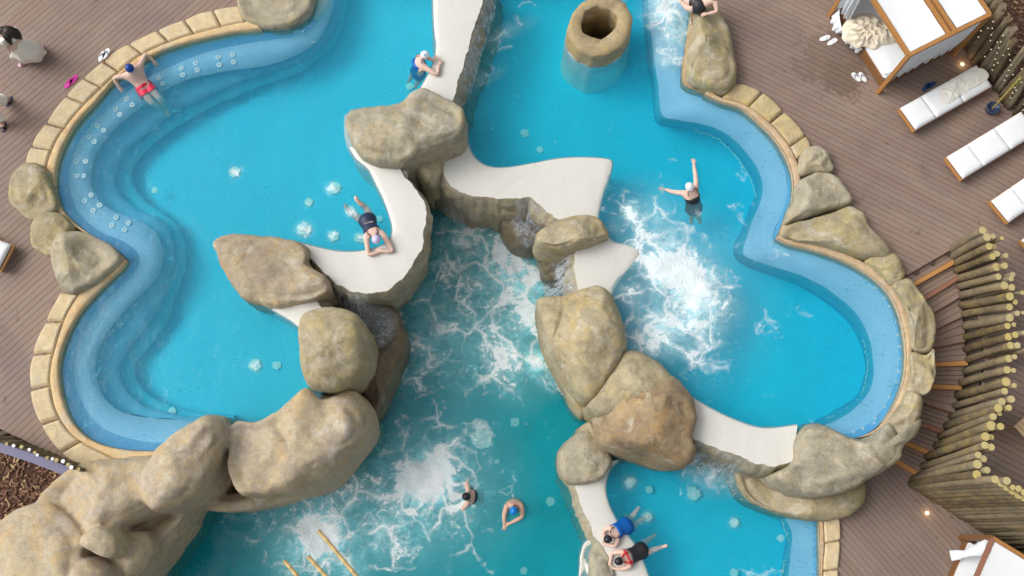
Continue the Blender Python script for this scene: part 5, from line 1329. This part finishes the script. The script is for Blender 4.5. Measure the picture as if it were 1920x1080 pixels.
person('swimmer in a white cap with one arm stretched up in the foaming right pool',
    jj(head=(1293,350,-.42), neck=(1297,356,-.55), chest=(1297,366,-.70), waist=(1299,378,-.86), pelvis=(1301,390,-1.05),
       shL=(1282,362,-.64), elL=(1262,360,-.74), wrL=(1246,355,-.78), hdL=(1235,352,-.8), shR=(1306,352,-.60), elR=(1304,328,-.66), wrR=(1301,308,-.70), hdR=(1300,298,-.72),
       knL=(1298,402,-1.3), anL=(1296,414,-1.5), toL=(1295,420,-1.55), knR=(1308,402,-1.3), anR=(1312,414,-1.5), toR=(1314,420,-1.55)),
    SKIN, suit=BLACK, cap=CAPW, straps=.011, facedir=Vector((-.6, .7, -.4)))
person('swimmer in a black cap treading water beside the foam of the centre pool',
    jj(head=(874,931,-2.40), neck=(878,931,-2.52), chest=(882,931,-2.68), waist=(888,932,-2.9), pelvis=(894,933,-3.1),
       shL=(878,918,-2.62), elL=(874,904,-2.70), wrL=(884,893,-2.74), hdL=(890,886,-2.78), shR=(877,944,-2.62), elR=(866,954,-2.76), wrR=(877,966,-2.84), hdR=(884,972,-2.88),
       knL=(900,926,-3.4), anL=(908,926,-3.7), toL=(912,926,-3.75), knR=(900,940,-3.4), anR=(908,944,-3.7), toR=(912,944,-3.75)),
    SKIN, suit=NAVY, cap=CAPK, straps=.011, facedir=Vector((-.95, 0, -.4)))
person('swimmer in a bright blue cap holding both hands joined in front',
    jj(head=(963,957,-2.42), neck=(964,950,-2.50), chest=(963,946,-2.62), waist=(964,944,-2.86), pelvis=(965,946,-3.1),
       shL=(950,948,-2.58), elL=(945,968,-2.64), wrL=(946,984,-2.70), hdL=(944,996,-2.72), shR=(978,949,-2.58), elR=(979,969,-2.64), wrR=(957,981,-2.69), hdR=(947,985,-2.68),
       knL=(958,948,-3.4), anL=(958,938,-3.6), toL=(958,944,-3.7), knR=(972,948,-3.4), anR=(972,938,-3.6), toR=(972,944,-3.7)),
    SKIN2, shorts=BLACK, cap=CAPC, facedir=Vector((-.2, -.9, -.4)), scale=1.05)
person('woman in a bright blue swimsuit and dark cap leaning on the bottom ledge',
    jj(head=(1140,1010,-2.02), neck=(1146,1004,-2.10), chest=(1153,998,-2.20), waist=(1163,991,-2.28), pelvis=(1174,986,-2.36),
       shL=(1143,989,-2.14), elL=(1132,994,-2.20), wrL=(1132,1006,-2.22), hdL=(1133,1014,-2.22), shR=(1158,1012,-2.14), elR=(1153,1024,-2.20), wrR=(1142,1022,-2.22), hdR=(1136,1020,-2.22),
       knL=(1185,970,-2.55), anL=(1195,955,-2.48), toL=(1200,950,-2.46), knR=(1194,980,-2.6), anR=(1210,970,-2.78), toR=(1218,966,-2.85)),
    SKIN, suit=BLUE, cap=CAPK, straps=.011, facedir=Vector((-.7, -.5, -.4)), strap_mat=BLACK)
person('woman in black swimsuit with red back straps leaning on the bottom ledge',
    jj(head=(1161,1052,-2.02), neck=(1168,1049,-2.10), chest=(1178,1045,-2.20), waist=(1190,1039,-2.28), pelvis=(1202,1032,-2.36),
       shL=(1166,1034,-2.14), elL=(1147,1037,-2.22), wrL=(1144,1054,-2.22), hdL=(1142,1063,-2.22), shR=(1181,1062,-2.14), elR=(1166,1067,-2.22), wrR=(1152,1066,-2.22), hdR=(1143,1064,-2.22),
       knL=(1213,1015,-2.6), anL=(1226,1005,-2.8), toL=(1230,1002,-2.85), knR=(1222,1032,-2.42), anR=(1243,1025,-2.34), toR=(1253,1022,-2.32)),
    SKIN, suit=BLACK, cap=CAPK, straps=.022, strap_mat=REDT, facedir=Vector((-.8, -.3, -.5)))
person('person in black swim shorts lying on the mossy boulder at the top edge',
    jj(head=(1348,-22,.42), neck=(1343,-14,.36), chest=(1335,-6,.24), waist=(1322,3,.14), pelvis=(1310,10,.10),
       shL=(1325,-14,.28), elL=(1312,-22,.16), wrL=(1300,-16,.12), shR=(1342,2,.30), elR=(1344,22,.16), wrR=(1326,26,.16), hdR=(1317,28,.16),
       knL=(1292,4,-.05), anL=(1276,-8,-.4), toL=(1272,-12,-.5), knR=(1290,16,-.08), anR=(1278,4,-.5), toR=(1274,0,-.6)),
    SKIN, shorts=BLACK, hair=HAIR, facedir=Vector((-.3, .9, 0)))
# woman in a long cream dress walking on the left deck
def dress(parent, rings, mat, name='dress', folds=9, seed=0):
    rows = []
    for ci, (c, rx, ry, z) in enumerate(rings):
        row = []
        for k in range(48):
            a = 2 * math.pi * k / 48; f = 1 + (.10 * ci / len(rings)) * math.sin(folds * a + seed + ci * .3) + .04 * math.sin(3 * a + ci)
            row.append(Vector((c[0] + math.cos(a) * rx * f, c[1] + math.sin(a) * ry * f, z)))
        rows.append(row)
    grid_obj(name, rows, mat, parent, closed=True)
def V2(px, py, z): return P(px, py, z)
J = jj(head=(5,58,1.60), neck=(9,62,1.46), chest=(15,67,1.30), waist=(24,76,1.10), pelvis=(32,83,.92),
       shL=(2,74,1.38), elL=(14,88,1.14), wrL=(17,94,.95), shR=(26,56,1.38), elR=(34,66,1.14), wrR=(28,74,.98),
       knL=(40,98,.50), anL=(45,114,.08), toL=(38,121,.03), knR=(52,86,.50), anR=(76,86,.09), toR=(78,96,.03))
r, j = person('woman with long dark hair walking in a cream dress and pale pink slippers', J, SKIN, hair=HAIR, facedir=Vector((-.8, -.1, -.2)))
b = J['pelvis']
def rel(p): return p - b
w0, w1, w2, w3, w4 = [rel(P(*q)) for q in ((14,66,1.34), (23,75,1.12), (34,83,.88), (44,92,.55), (53,99,.24))]
dress(r, [((w0.x, w0.y), .17, .15, w0.z), ((w1.x, w1.y), .15, .14, w1.z), ((w2.x, w2.y), .22, .20, w2.z), ((w3.x, w3.y), .34, .27, w3.z), ((w4.x, w4.y), .46, .30, w4.z), ((w4.x, w4.y), .42, .27, w4.z - .01)], CREAM, folds=7)
for k, s in ((-1, 'L'), (1, 'R')):
    mb = MB(); mb.tube([j['sh' + s], j['sh' + s].lerp(j['el' + s], .7)], [.085, .075], 12, 1); mb.build('sleeve', [CREAM], r)
def long_hair(parent, pts, rad, mat, seed):
    rnd = random.Random(seed)
    mb = MB(); mb.tube(pts, rad, 14, 1, flat=.6)
    for k in range(16):
        o = Vector((rnd.uniform(-1, 1), rnd.uniform(-1, 1), rnd.uniform(-.3, .3)))
        mb.tube([p + o * rr_ * .85 for p, rr_ in zip(pts, rad)], [q * .22 for q in rad], 6, 1)
    mb.build('long_hair', [mat], parent)
long_hair(r, [rel(P(*q)) for q in ((6,56,1.70), (16,57,1.66), (26,61,1.58), (34,67,1.46), (40,72,1.34))], [.09, .125, .13, .10, .03], HAIR, 3)
long_hair(r, [rel(P(*q)) for q in ((8,62,1.68), (14,68,1.62), (18,76,1.52), (22,84,1.42))], [.08, .085, .06, .02], HAIR, 4)
def slipper_on(parent, ankle, toe, mat, name='slipper'):
    d = (toe - ankle); d.z = 0; d.normalize(); s = Vector((-d.y, d.x, 0)); c = ankle + d * .055; c.z = rel0
    pts = []
    for a in range(20):
        t = 2 * math.pi * a / 20; wv = .056 * (1 + .18 * math.cos(t)); pts.append(c + d * math.cos(t) * .15 + s * math.sin(t) * wv)
    mb = MB(); mb.add(pts + [p + Vector((0, 0, .03)) for p in pts], [list(range(20))[::-1], list(range(20, 40))] + [(i, (i + 1) % 20, 20 + (i + 1) % 20, 20 + i) for i in range(20)])
    mb.tube([c + d * .05 + s * .06 + Vector((0, 0, .02)), c + d * .05 + s * .03 + Vector((0, 0, .085)), c + d * .05 - s * .03 + Vector((0, 0, .085)), c + d * .05 - s * .06 + Vector((0, 0, .02))], .035, 8, 1, flat=.4)
    mb.build(name, [mat], parent)
rel0 = .003 - b.z
slipper_on(r, j['anL'], j['toL'], PINK); slipper_on(r, j['anR'], j['toR'], PINK)
# second walker, mostly cut by the left edge
J = jj(head=(-72,160,1.60), neck=(-66,164,1.46), chest=(-58,170,1.30), waist=(-46,180,1.10), pelvis=(-34,188,.92),
       shL=(-66,182,1.36), elL=(-60,196,1.12), wrL=(-48,204,.95), shR=(-50,156,1.36), elR=(-34,164,1.12), wrR=(-30,178,.95),
       knL=(-14,212,.50), anL=(5,232,.08), toL=(5,245,.03), knR=(-10,190,.50), anR=(16,184,.09), toR=(14,194,.03))
r, j = person('person at the left edge in cream trousers and dark blue sandals', J, SKIN2, hair=HAIR, facedir=Vector((-.2, -.9, 0)))
b = J['pelvis']; rel0 = .003 - b.z
for s in 'LR':
    mb = MB(); mb.tube([j['hp' + s], j['kn' + s], j['kn' + s].lerp(j['an' + s], .55)], [.15, .13, .15], 16, 0); mb.build('trouser_leg', [CREAM], r)
    slipper_on(r, j['an' + s], j['to' + s], NAVY, 'sandal')
dress(r, [((rel(P(-58,170,1.34)).x, rel(P(-58,170,1.34)).y), .2, .18, .42), ((rel(P(-46,180,1.12)).x, rel(P(-46,180,1.12)).y), .19, .18, .2), ((0, 0), .22, .2, -.05)], CREAM, 'shirt')

# ================================================================== flip-flops
def flipflop(px, py, ang, z, sole, strap, label, group, length=.31):
    c = P(px, py, z); mb = MB(); pts = []
    for k in range(22):
        t = 2 * math.pi * k / 22; x = math.copysign(abs(math.cos(t)) ** .55, math.cos(t)) * length / 2; wv = .056 * (1 + .22 * math.cos(t) - .10 * math.cos(2 * t)); pts.append(Vector((x, math.sin(t) * wv, .0)))
    mb.add(pts + [p + Vector((0, 0, .022)) for p in pts], [list(range(22))[::-1], list(range(22, 44))] + [(i, (i + 1) % 22, 22 + (i + 1) % 22, 22 + i) for i in range(22)])
    root = empty('flip_flop', c, ang); mb.build('sole', [sole], root)
    for s in (-1, 1):
        m2 = MB(); m2.tube([(.075, 0, .02), (.045, s * .022, .05), (-.02, s * .045, .018)], .009, 6, 1, flat=.6); m2.build('strap', [strap], root)
    tag(root, label, 'flip-flop', group)
Z2 = Z_DECK2 + .004
flipflop(191, 106, 1.2, .115, WRUB, NRUB, 'left white slipper on the stone edging of the upper left pool', 'white slippers on the edging')
flipflop(199, 101, 1.2, .115, WRUB, NRUB, 'right white slipper on the stone edging of the upper left pool', 'white slippers on the edging')
flipflop(129, 157, 1.0, .004, MAG, MAG, 'left magenta flip-flop standing against the stone edging', 'magenta flip-flops')
flipflop(138, 150, 1.0, .004, MAG, MAG, 'right magenta flip-flop standing against the stone edging', 'magenta flip-flops')
flipflop(1546, 72, .38, Z2, WRUB, WRUB, 'upper plain white flip-flop left of the draped daybed', 'plain white flip-flops')
flipflop(1560, 79, .55, Z2, WRUB, WRUB, 'lower plain white flip-flop left of the draped daybed', 'plain white flip-flops')
flipflop(1605, 145, 2.25, Z2, WRUB, NRUB, 'white flip-flop with blue straps, left one by the wet stain', 'white flip-flops with blue straps')
flipflop(1617, 145, 2.1, Z2, WRUB, NRUB, 'white flip-flop with blue straps, right one by the wet stain', 'white flip-flops with blue straps')
flipflop(1736, 164, .9, Z2, NRUB, NRUB, 'left navy flip-flop beside the lounger with the towel', 'navy flip-flops')
flipflop(1745, 160, .6, Z2, NRUB, NRUB, 'right navy flip-flop beside the lounger with the towel', 'navy flip-flops')

# ================================================================== sun loungers
def soft_box(mb, x0, x1, y0, y1, z0, z1, r=.03, nx=14, ny=8, puff=.015, seed=0):
    """cushion with rounded edges"""
    vs = []; fs = []
    for i in range(nx + 1):
        for k in range(ny + 1):
            u, v = i / nx, k / ny; x = x0 + (x1 - x0) * u; y = y0 + (y1 - y0) * v
            e = min(min(u, 1 - u) * (x1 - x0), min(v, 1 - v) * (y1 - y0)); t = min(1, e / r)
            z = z1 - r * (1 - math.sqrt(max(0, 1 - (1 - t) ** 2))) + puff * math.sin(math.pi * u) * math.sin(math.pi * v) + .004 * noise.noise(Vector((x * 4, y * 4, seed)))
            vs.append(Vector((x, y, z)))
    b = len(vs); n = ny + 1
    for i in range(nx):
        for k in range(ny): fs.append((i * n + k, (i + 1) * n + k, (i + 1) * n + k + 1, i * n + k + 1))
    rim = [i * n for i in range(nx + 1)] + [nx * n + k for k in range(1, n)] + [i * n + ny for i in range(nx - 1, -1, -1)] + [k for k in range(ny - 1, 0, -1)]
    for q in rim: vs.append(Vector((vs[q].x, vs[q].y, z0)))
    m = len(rim)
    for i in range(m): fs.append((rim[i], b + i, b + (i + 1) % m, rim[(i + 1) % m]))
    mb.add(vs, fs, 0, True)
def lounger():
    root = empty('sun_lounger', (0, 0, 0)); L, W = 2.05, .66
    tag(root, 'x', 'sun lounger', 'white cushioned sun loungers on the right deck')
    mb = MB()
    for s in (-1, 1): mb.beam((-.04, s * (W / 2 - .02), .26), (L, s * (W / 2 - .02), .26), .04, .07)
    for x in (-.02, L - .02): mb.beam((x, -W / 2 + .04, .26), (x, W / 2 - .04, .26), .04, .07)
    mb.build('frame', [TEAK], root)
    for x in (.10, L - .15):
        for s in (-1, 1):
            m2 = MB(); m2.box((x, s * (W / 2 - .045), .11), (.05, .045, .225)); m2.build('leg', [TEAK], root)
    for k in range(12):
        m2 = MB(); m2.box((.06 + k * .17, 0, .285), (.09, W - .09, .018)); m2.build('slat', [TEAKD], root)
    for k, (a, b_) in enumerate(((.02, .56), (.565, 1.30), (1.305, 2.06))):
        m2 = MB(); soft_box(m2, a, b_, -W / 2 + .012, W / 2 - .012, .30, .395, .035, puff=.012, seed=k); m2.build('cushion', [CLOTH], root)
    return root
def copy_tree(o, parent=None):
    c = o.copy(); COL.objects.link(c); c.parent = parent
    for ch in list(o.children): copy_tree(ch, c)
    return c
proto = lounger()
LNG = [((1703,222),(1846,141),'sun lounger with a crumpled cream towel on its cushion'), ((1791,314),(1932,228),'empty sun lounger right below the dark blue plant pot'), ((1876,396),(2010,304),'sun lounger at the right edge just above the log palisade top'), ((1934,470),(2070,372),'lowest sun lounger, only its frame corner showing at the right edge')]
zc = Z_DECK2 + .39
for i, (a, b_, lb) in enumerate(LNG):
    o = proto if i == 0 else copy_tree(proto)
    A, B_ = P(*a, zc), P(*b_, zc); d = B_ - A
    o.location = (A.x, A.y, Z_DECK2 + .002); o.rotation_euler = (0, 0, math.atan2(d.y, d.x)); sc = d.length / 2.05; o.scale = (sc, 1.06, 1)
    o['label'] = lb
o = copy_tree(proto); A, B_ = P(8, 482, .39), P(-130, 430, .39); d = B_ - A; o.location = (A.x, A.y, .002); o.rotation_euler = (0, 0, math.atan2(d.y, d.x)); o['label'] = 'sun lounger cut by the left edge of the picture'; o['group'] = 'loungers on the left deck'
def crumple(name, outline, z, mat, h, label=None, cat=None, seed=0, freq=3.2, parent=None, drop=None):
    pts = resample(PL(outline, z), 170, True); c = sum(pts, Vector()) / 170; rows = []
    R_ = 60
    for k in range(R_ + 1):
        t = k / R_
        row = []
        for p in pts:
            v = c.lerp(p, t * (1 + .10 * t * t * noise.noise(p * 3.5))); q = v + Vector((seed * 3.1, 0, 0))
            q = q + noise.noise_vector(q * 1.6) * .25
            f = 1 - min(1, abs(noise.noise(q * freq)) * 4.5); g = 1 - min(1, abs(noise.noise(q * freq * 2.1 + Vector((4, 4, 4)))) * 3.5)
            q2 = q + noise.noise_vector(q * 2.5) * .15; f = f * .7 + .5 * (1 - min(1, abs(noise.noise(q2 * freq * 1.3 + Vector((9, 1, 0)))) * 5))
            env = (1 - t ** 5)
            zz = z + h * env * (.35 + .5 * max(0, f) + .22 * max(0, g)) + .004
            if drop and t > .93: zz -= drop * (t - .93) / .07
            row.append(Vector((v.x, v.y, zz)) + noise.noise_vector(v * 4 + Vector((seed, 0, 0))) * .02)
        rows.append(row)
    base = c.copy(); base.z = z
    rows = [[v - base for v in r_] for r_ in rows]
    o = grid_obj(name, rows, mat, parent, closed=True); o.location = base
    so = o.modifiers.new('thickness', 'SOLIDIFY'); so.thickness = .008; so.offset = -1
    if label: tag(o, label, cat)
    return o
crumple('towel', [(1758,186),(1764,165),(1780,152),(1800,142),(1822,132),(1838,128),(1852,137),(1850,150),(1838,158),(1820,168),(1800,180),(1784,192),(1768,196)], Z_DECK2 + .405, TOWEL, .06, 'crumpled cream towel lying on the uppermost sun lounger', 'towel', 5, 3.4)

# ================================================================== draped daybed at the upper right
ZB = Z_DECK2
B1_ = P(1649, 175, ZB); B0_ = P(1558, 31, ZB)
T1_ = above(B1_, 1704, 104); T2_ = P(1855, 28, T1_.z)
Htop = T1_.z
ax = (T2_ - T1_); ax.z = 0; bx = Vector((B0_.x - B1_.x, B0_.y - B1_.y, 0))
O_ = Vector((T1_.x, T1_.y, ZB))
bed1 = empty('daybed', O_); tag(bed1, 'four post daybed with white canopy panels and curtains at the upper right', 'daybed')
def DB(u, v, z): return ax * u + bx * v + Vector((0, 0, z - ZB))
for u, v in ((0, 0), (1, 0), (0, 1), (1, 1)):
    mb = MB(); mb.beam(DB(u, v, ZB), DB(u, v, Htop + .02), .10, .10, up=ax.normalized()); mb.build('post', [TEAK if (u, v) != (0, 0) else TEAK], bed1)
for (a, b_) in (((0, 0), (1, 0)), ((1, 0), (1, 1)), ((1, 1), (0, 1)), ((0, 1), (0, 0))):
    mb = MB(); mb.beam(DB(*a, Htop), DB(*b_, Htop), .09, .11); mb.v = [v_ + Vector((0, 0, .003 if a in ((0, 0), (1, 1)) else 0)) for v_ in mb.v]; mb.build('beam', [TEAK], bed1)
for u in (.495, .565):
    mb = MB(); mb.beam(DB(u, .0, Htop + .02), DB(u, 1, Htop + .02), .09, .10); mb.build('cross_beam', [TEAK], bed1)
def panel(u0, u1, v0, v1, z, name, mat, parent, fn, sag=.05, n=16):
    rows = [[fn(u0 + (u1 - u0) * i / n, v0 + (v1 - v0) * k / n, z - sag * math.sin(math.pi * i / n) * math.sin(math.pi * k / n) + .006 * math.sin(k * 1.7 + i * .4)) for k in range(n + 1)] for i in range(n + 1)]
    return grid_obj(name, rows, mat, parent)
panel(.03, .46, .025, .975, Htop + .04, 'canopy_panel', CLOTH, bed1, DB)
panel(.60, .97, .025, .975, Htop + .04, 'canopy_panel', CLOTH, bed1, DB)
mb = MB(); s = ax.length; q = bx.length
for a, b_ in (((.05, .04), (.98, .04)), ((.05, .96), (.98, .96)), ((.05, .04), (.05, .96)), ((.98, .04), (.98, .96))): mb.beam(DB(*a, ZB + .2), DB(*b_, ZB + .2), .05, .28)
mb.build('bed_base', [TEAKD], bed1)
rows = []
for i in range(13):
    rows.append([])
    for k in range(13):
        u, v = .06 + .91 * i / 12, .05 + .90 * k / 12; e = min(i, 12 - i, k, 12 - k)
        rows[-1].append(DB(u, v, ZB + (.20 if e == 0 else .44 if e == 1 else .455)))
# pull ring 1 outwards so that the mattress has upright sides
for i in range(13):
    for k in range(13):
        if min(i, 12 - i, k, 12 - k) == 1:
            uu = .06 + .91 * (0.008 if i == 1 else .992 if i == 11 else i / 12); vv = .05 + .90 * (0.008 if k == 1 else .992 if k == 11 else k / 12)
            rows[i][k] = DB(uu, vv, ZB + .43)
grid_obj('mattress', rows, CLOTH, bed1, smooth=False)
def curtain(u0, v0, u1, v1, ztop, zbot, fn, parent, mat=SHEER, waves=9, amp=.05, seed=0, gather=0.0, n=90, rws=14):
    rows = []; A, B_ = fn(u0, v0, ztop), fn(u1, v1, ztop); d = (B_ - A); d.z = 0; L = d.length; d.normalize(); nr = Vector((-d.y, d.x, 0))
    for r_ in range(rws + 1):
        t = r_ / rws; row = []
        for k in range(n + 1):
            s_ = k / n; a_ = amp * (.35 + .9 * t) * (math.sin(s_ * waves * 6.28 + seed + 1.5 * noise.noise(Vector((s_ * 4, seed, t)))) + .5 * math.sin(s_ * waves * 14.1 + seed))
            zz = ztop + (zbot - ztop) * t + (.08 * t * t * noise.noise(Vector((s_ * 9, seed, 2)))) 
            row.append(A + d * (L * s_) * 1.0 + nr * (a_ + .10 * t * t) + Vector((0, 0, zz - ztop)) + d * (gather * t * (s_ - .5)))
        rows.append(row)
    return grid_obj('curtain', rows, mat, parent)
c1 = curtain(.04, .0, .97, .0, Htop - .05, ZB + .32, DB, bed1, waves=8, amp=.035, seed=1)
curtain(.0, .99, .0, .80, Htop - .05, ZB + .50, DB, bed1, waves=3, amp=.06, seed=3)
curtain(.03, 1.0, .5, 1.0, Htop - .05, ZB + .50, DB, bed1, waves=6, amp=.05, seed=5)
curtain(.06, .02, .30, .02, ZB + 1.15, ZB + .46, DB, bed1, waves=2.5, amp=.06, seed=8)
# crumpled blanket and the cloth spilling over the bed's edge
crumple('blanket', [(1578,62),(1583,45),(1598,32),(1620,27),(1640,28),(1660,40),(1676,60),(1682,78),(1668,84),(1652,86),(1640,93),(1622,88),(1605,92),(1592,84),(1580,76)], ZB + .45, BLANKET, .24, 'crumpled beige blanket heaped on the draped daybed', 'blanket', 2, 2.6)
def spill():
    top = resample(PL([(1578,8),(1574,25),(1578,50),(1590,72),(1606,86),(1618,92)], ZB + .47), 60); bot = resample(PL([(1562,15),(1560,42),(1563,58),(1578,66),(1588,84),(1609,99)], ZB + .14), 60)
    rows = []
    for r_ in range(9):
        t = r_ / 8; rows.append([a.lerp(b_, t) + Vector((0, 0, .03 * math.sin(3.1 * t))) + noise.noise_vector(a * 5) * .05 * t + Vector((-.03, -.02, 0)) * math.sin(k * .9) * t for k, (a, b_) in enumerate(zip(top, bot))])
    o = grid_obj('bedspread', [[v_ - O_ for v_ in r__] for r__ in rows], SHEER, bed1); return o
spill()

# ================================================================== second daybed at the lower right corner
ZC = Z_DECK3
C0 = P(1800, 1012, ZC); TT = above(C0, 1861, 1009)
HC = TT.z
a2 = P(1925, 1048, HC) - TT; a2.z = 0; a2 = a2.normalized() * 2.1
b2 = P(1829, 1085, HC) - TT; b2.z = 0; b2 = b2.normalized() * 2.0
O2 = Vector((TT.x, TT.y, ZC)); bed2 = empty('daybed', O2); tag(bed2, 'daybed with white canopy and a tied curtain at the bottom right corner', 'daybed')
def DC(u, v, z): return a2 * u + b2 * v + Vector((0, 0, z - ZC))
for u, v in ((0, 0), (1, 0), (0, 1), (1, 1)):
    mb = MB(); mb.beam(DC(u, v, ZC), DC(u, v, HC + .02), .10, .10, up=a2.normalized()); mb.build('post', [TEAKD], bed2)
for k, (a, b_) in enumerate((((0, 0), (1, 0)), ((1, 0), (1, 1)), ((1, 1), (0, 1)), ((0, 1), (0, 0)))):
    mb = MB(); mb.beam(DC(*a, HC + (.003 if k % 2 else 0)), DC(*b_, HC + (.003 if k % 2 else 0)), .09, .11); mb.build('beam', [TEAK if k == 0 else NOSER], bed2)
panel(.03, .97, .03, .97, HC + .04, 'canopy_panel', CLOTH, bed2, DC, .07)
mb = MB(); mb.box((0, 0, 0), (1, 1, 1)); mb.v = [DC(.5 + v_.x * .93, .5 + v_.y * .95, ZC + .18 + v_.z * .3) for v_ in mb.v]; mb.build('bed_base', [TEAKD], bed2)
mb = MB(); mb.box((0, 0, 0), (1, 1, 1)); mb.v = [DC(.5 + v_.x * .91, .5 + v_.y * .93, ZC + .40 + v_.z * .14) for v_ in mb.v]; mb.build('mattress', [CLOTH], bed2)
curtain(.05, .0, .97, .0, HC - .05, ZC + .3, DC, bed2, waves=8, amp=.04, seed=6)
# the tied curtain: a bundle drawn to a knot, its tail hanging out over the deck side
kn = [P(*q_) - O2 for q_ in ((1852,1020,HC - .25), (1838,1030,HC - .7), (1812,1038,ZC + .75), (1798,1040,ZC + .62), (1782,1042,ZC + .55))]
mb = MB(); mb.tube(kn, [.12, .17, .075, .12, .13], 16, 1, flat=.6); mb.tube([kn[2] + Vector((-.02, .08, 0)), kn[2] + Vector((.03, -.08, .02))], .085, 10, 1)
mb.build('tied_curtain', [SHEER], bed2)

# ================================================================== small things
pot = P(1857, 207, Z_DECK2); root = empty('plant_pot', pot); tag(root, 'round dark blue pot holding a yellow bamboo pole between two loungers', 'pot')
mb = MB(); pr = [(.0, .12), (.02, .145), (.16, .17), (.19, .17), (.19, .145), (.14, .14), (.14, .0)]
rows = [[Vector((math.cos(a * 6.2832 / 28) * rr_, math.sin(a * 6.2832 / 28) * rr_, z_)) for a in range(28)] for z_, rr_ in pr]
grid_obj('bowl', rows, POT, root, closed=True, smooth=True)
tp = above(pot, 1911, 148)
yp = m_wood('yellow bamboo', (.42, .31, .06), (.58, .46, .14))
mb = MB(); k = 9; L_ = (tp - pot)
for i in range(k):
    p0 = L_ * (i / k) + Vector((0, 0, .1)) * (1 - i / k); p1 = L_ * ((i + 1) / k) + Vector((0, 0, .1)) * (1 - (i + 1) / k)
    mb.tube([p0, p0.lerp(p1, .06), p0.lerp(p1, .94), p1], [.024, .019, .019, .024], 10, 1)
mb.build('bamboo_pole', [yp], root)
mb = MB()
rnd = random.Random(5)
for i in range(26):
    c_ = L_ * rnd.uniform(.72, 1.05); a_ = rnd.uniform(0, 6.28); d_ = Vector((math.cos(a_), math.sin(a_), rnd.uniform(.2, 1))).normalized() * rnd.uniform(.06, .14); sd_ = d_.cross(Vector((0, 0, 1))).normalized() * .012
    mb.add([c_, c_ + d_ * .5 + sd_, c_ + d_, c_ + d_ * .5 - sd_], [(0, 1, 2, 3)])
mb.build('leaf_sprigs', [flat('olive leaves', (.16, .17, .03), .6, .3)], root)['kind'] = 'stuff'
def deck_lamp(px, py, z, label):
    c = P(px, py, z); root = empty('deck_lamp', c); tag(root, label, 'deck lamp')
    mb = MB(); mb.disc((0, 0, 0), .055, .012, 18); mb.build('ring', [flat('steel ring', (.5, .48, .45), .3)], root)
    mb = MB(); mb.disc((0, 0, .0125), .034, .012, 16); mb.build('lens', [LAMP], root)
    l = bpy.data.lights.new('lamp_glow', 'POINT'); l.energy = 1.0; l.color = (1, .68, .34); l.shadow_soft_size = .03
    lo = bpy.data.objects.new('lamp_glow', l); COL.objects.link(lo); lo.parent = root; lo.location = (0, 0, .09)
deck_lamp(1804, 121, Z_DECK2 + .003, 'small glowing lamp set in the deck by the draped daybed')
deck_lamp(1738, 962, Z_DECK3 + .003, 'small glowing lamp set in the lower deck at the bottom right')
# slatted teak table at the right edge
tc_ = P(1942, 806, Z_DECK2 + .45); root = empty('side_table', (tc_.x, tc_.y, Z_DECK2), .0); tag(root, 'pale slatted wooden table corner at the right edge behind the palisade', 'table')
root.rotation_euler = (0, 0, R(-52)); pw = m_wood('pale teak', (.50, .34, .18), (.62, .46, .28))
for k in range(7):
    mb = MB(); mb.box((0, -.30 + k * .10, .45), (.70, .085, .025)); mb.build('slat', [pw], root)
for sx in (-1, 1):
    mb = MB(); mb.box((sx * .36, 0, .445), (.035, .72, .04)); mb.build('rail', [pw], root)
    for sy in (-1, 1):
        mb = MB(); mb.box((sx * .33, sy * .31, .215), (.045, .045, .43)); mb.build('leg', [pw], root)
# bamboo shelter frame reaching into the picture from below
zp = -.3
root = empty('bamboo_frame', P(640, 1100, Z_L3)); tag(root, 'open frame of three pale bamboo poles over the foaming water at the bottom', 'bamboo frame')
for a, b_ in (((597, 995), (742, 1168)), ((577, 1043), (690, 1168)), ((533, 1051), (632, 1168))):
    A, B_ = P(*a, zp), P(*b_, zp + .05); pts = []; rad = []
    n = 9
    for i in range(n):
        for f_, r_ in ((0, .055), (.04, .048), (.96, .048)): pts.append(A.lerp(B_, (i + f_) / n) - root.location); rad.append(r_)
    pts.append(B_ - root.location); rad.append(.055)
    mb = MB(); mb.tube(pts, rad, 12, 1); mb.build('pole', [BAMBOO], root)
mb = MB(); A, B_ = P(600, 1150, zp - .11), P(760, 1150, zp - .11); mb.tube([A - root.location, B_ - root.location], .05, 12, 1); mb.build('cross_bar', [BAMBOO], root)
for q_ in (A, B_):
    mb = MB(); mb.tube([Vector((q_.x, q_.y, -4.0)) - root.location, Vector((q_.x, q_.y, zp)) - root.location], .06, 12, 1); mb.build('post', [BAMBOO], root)
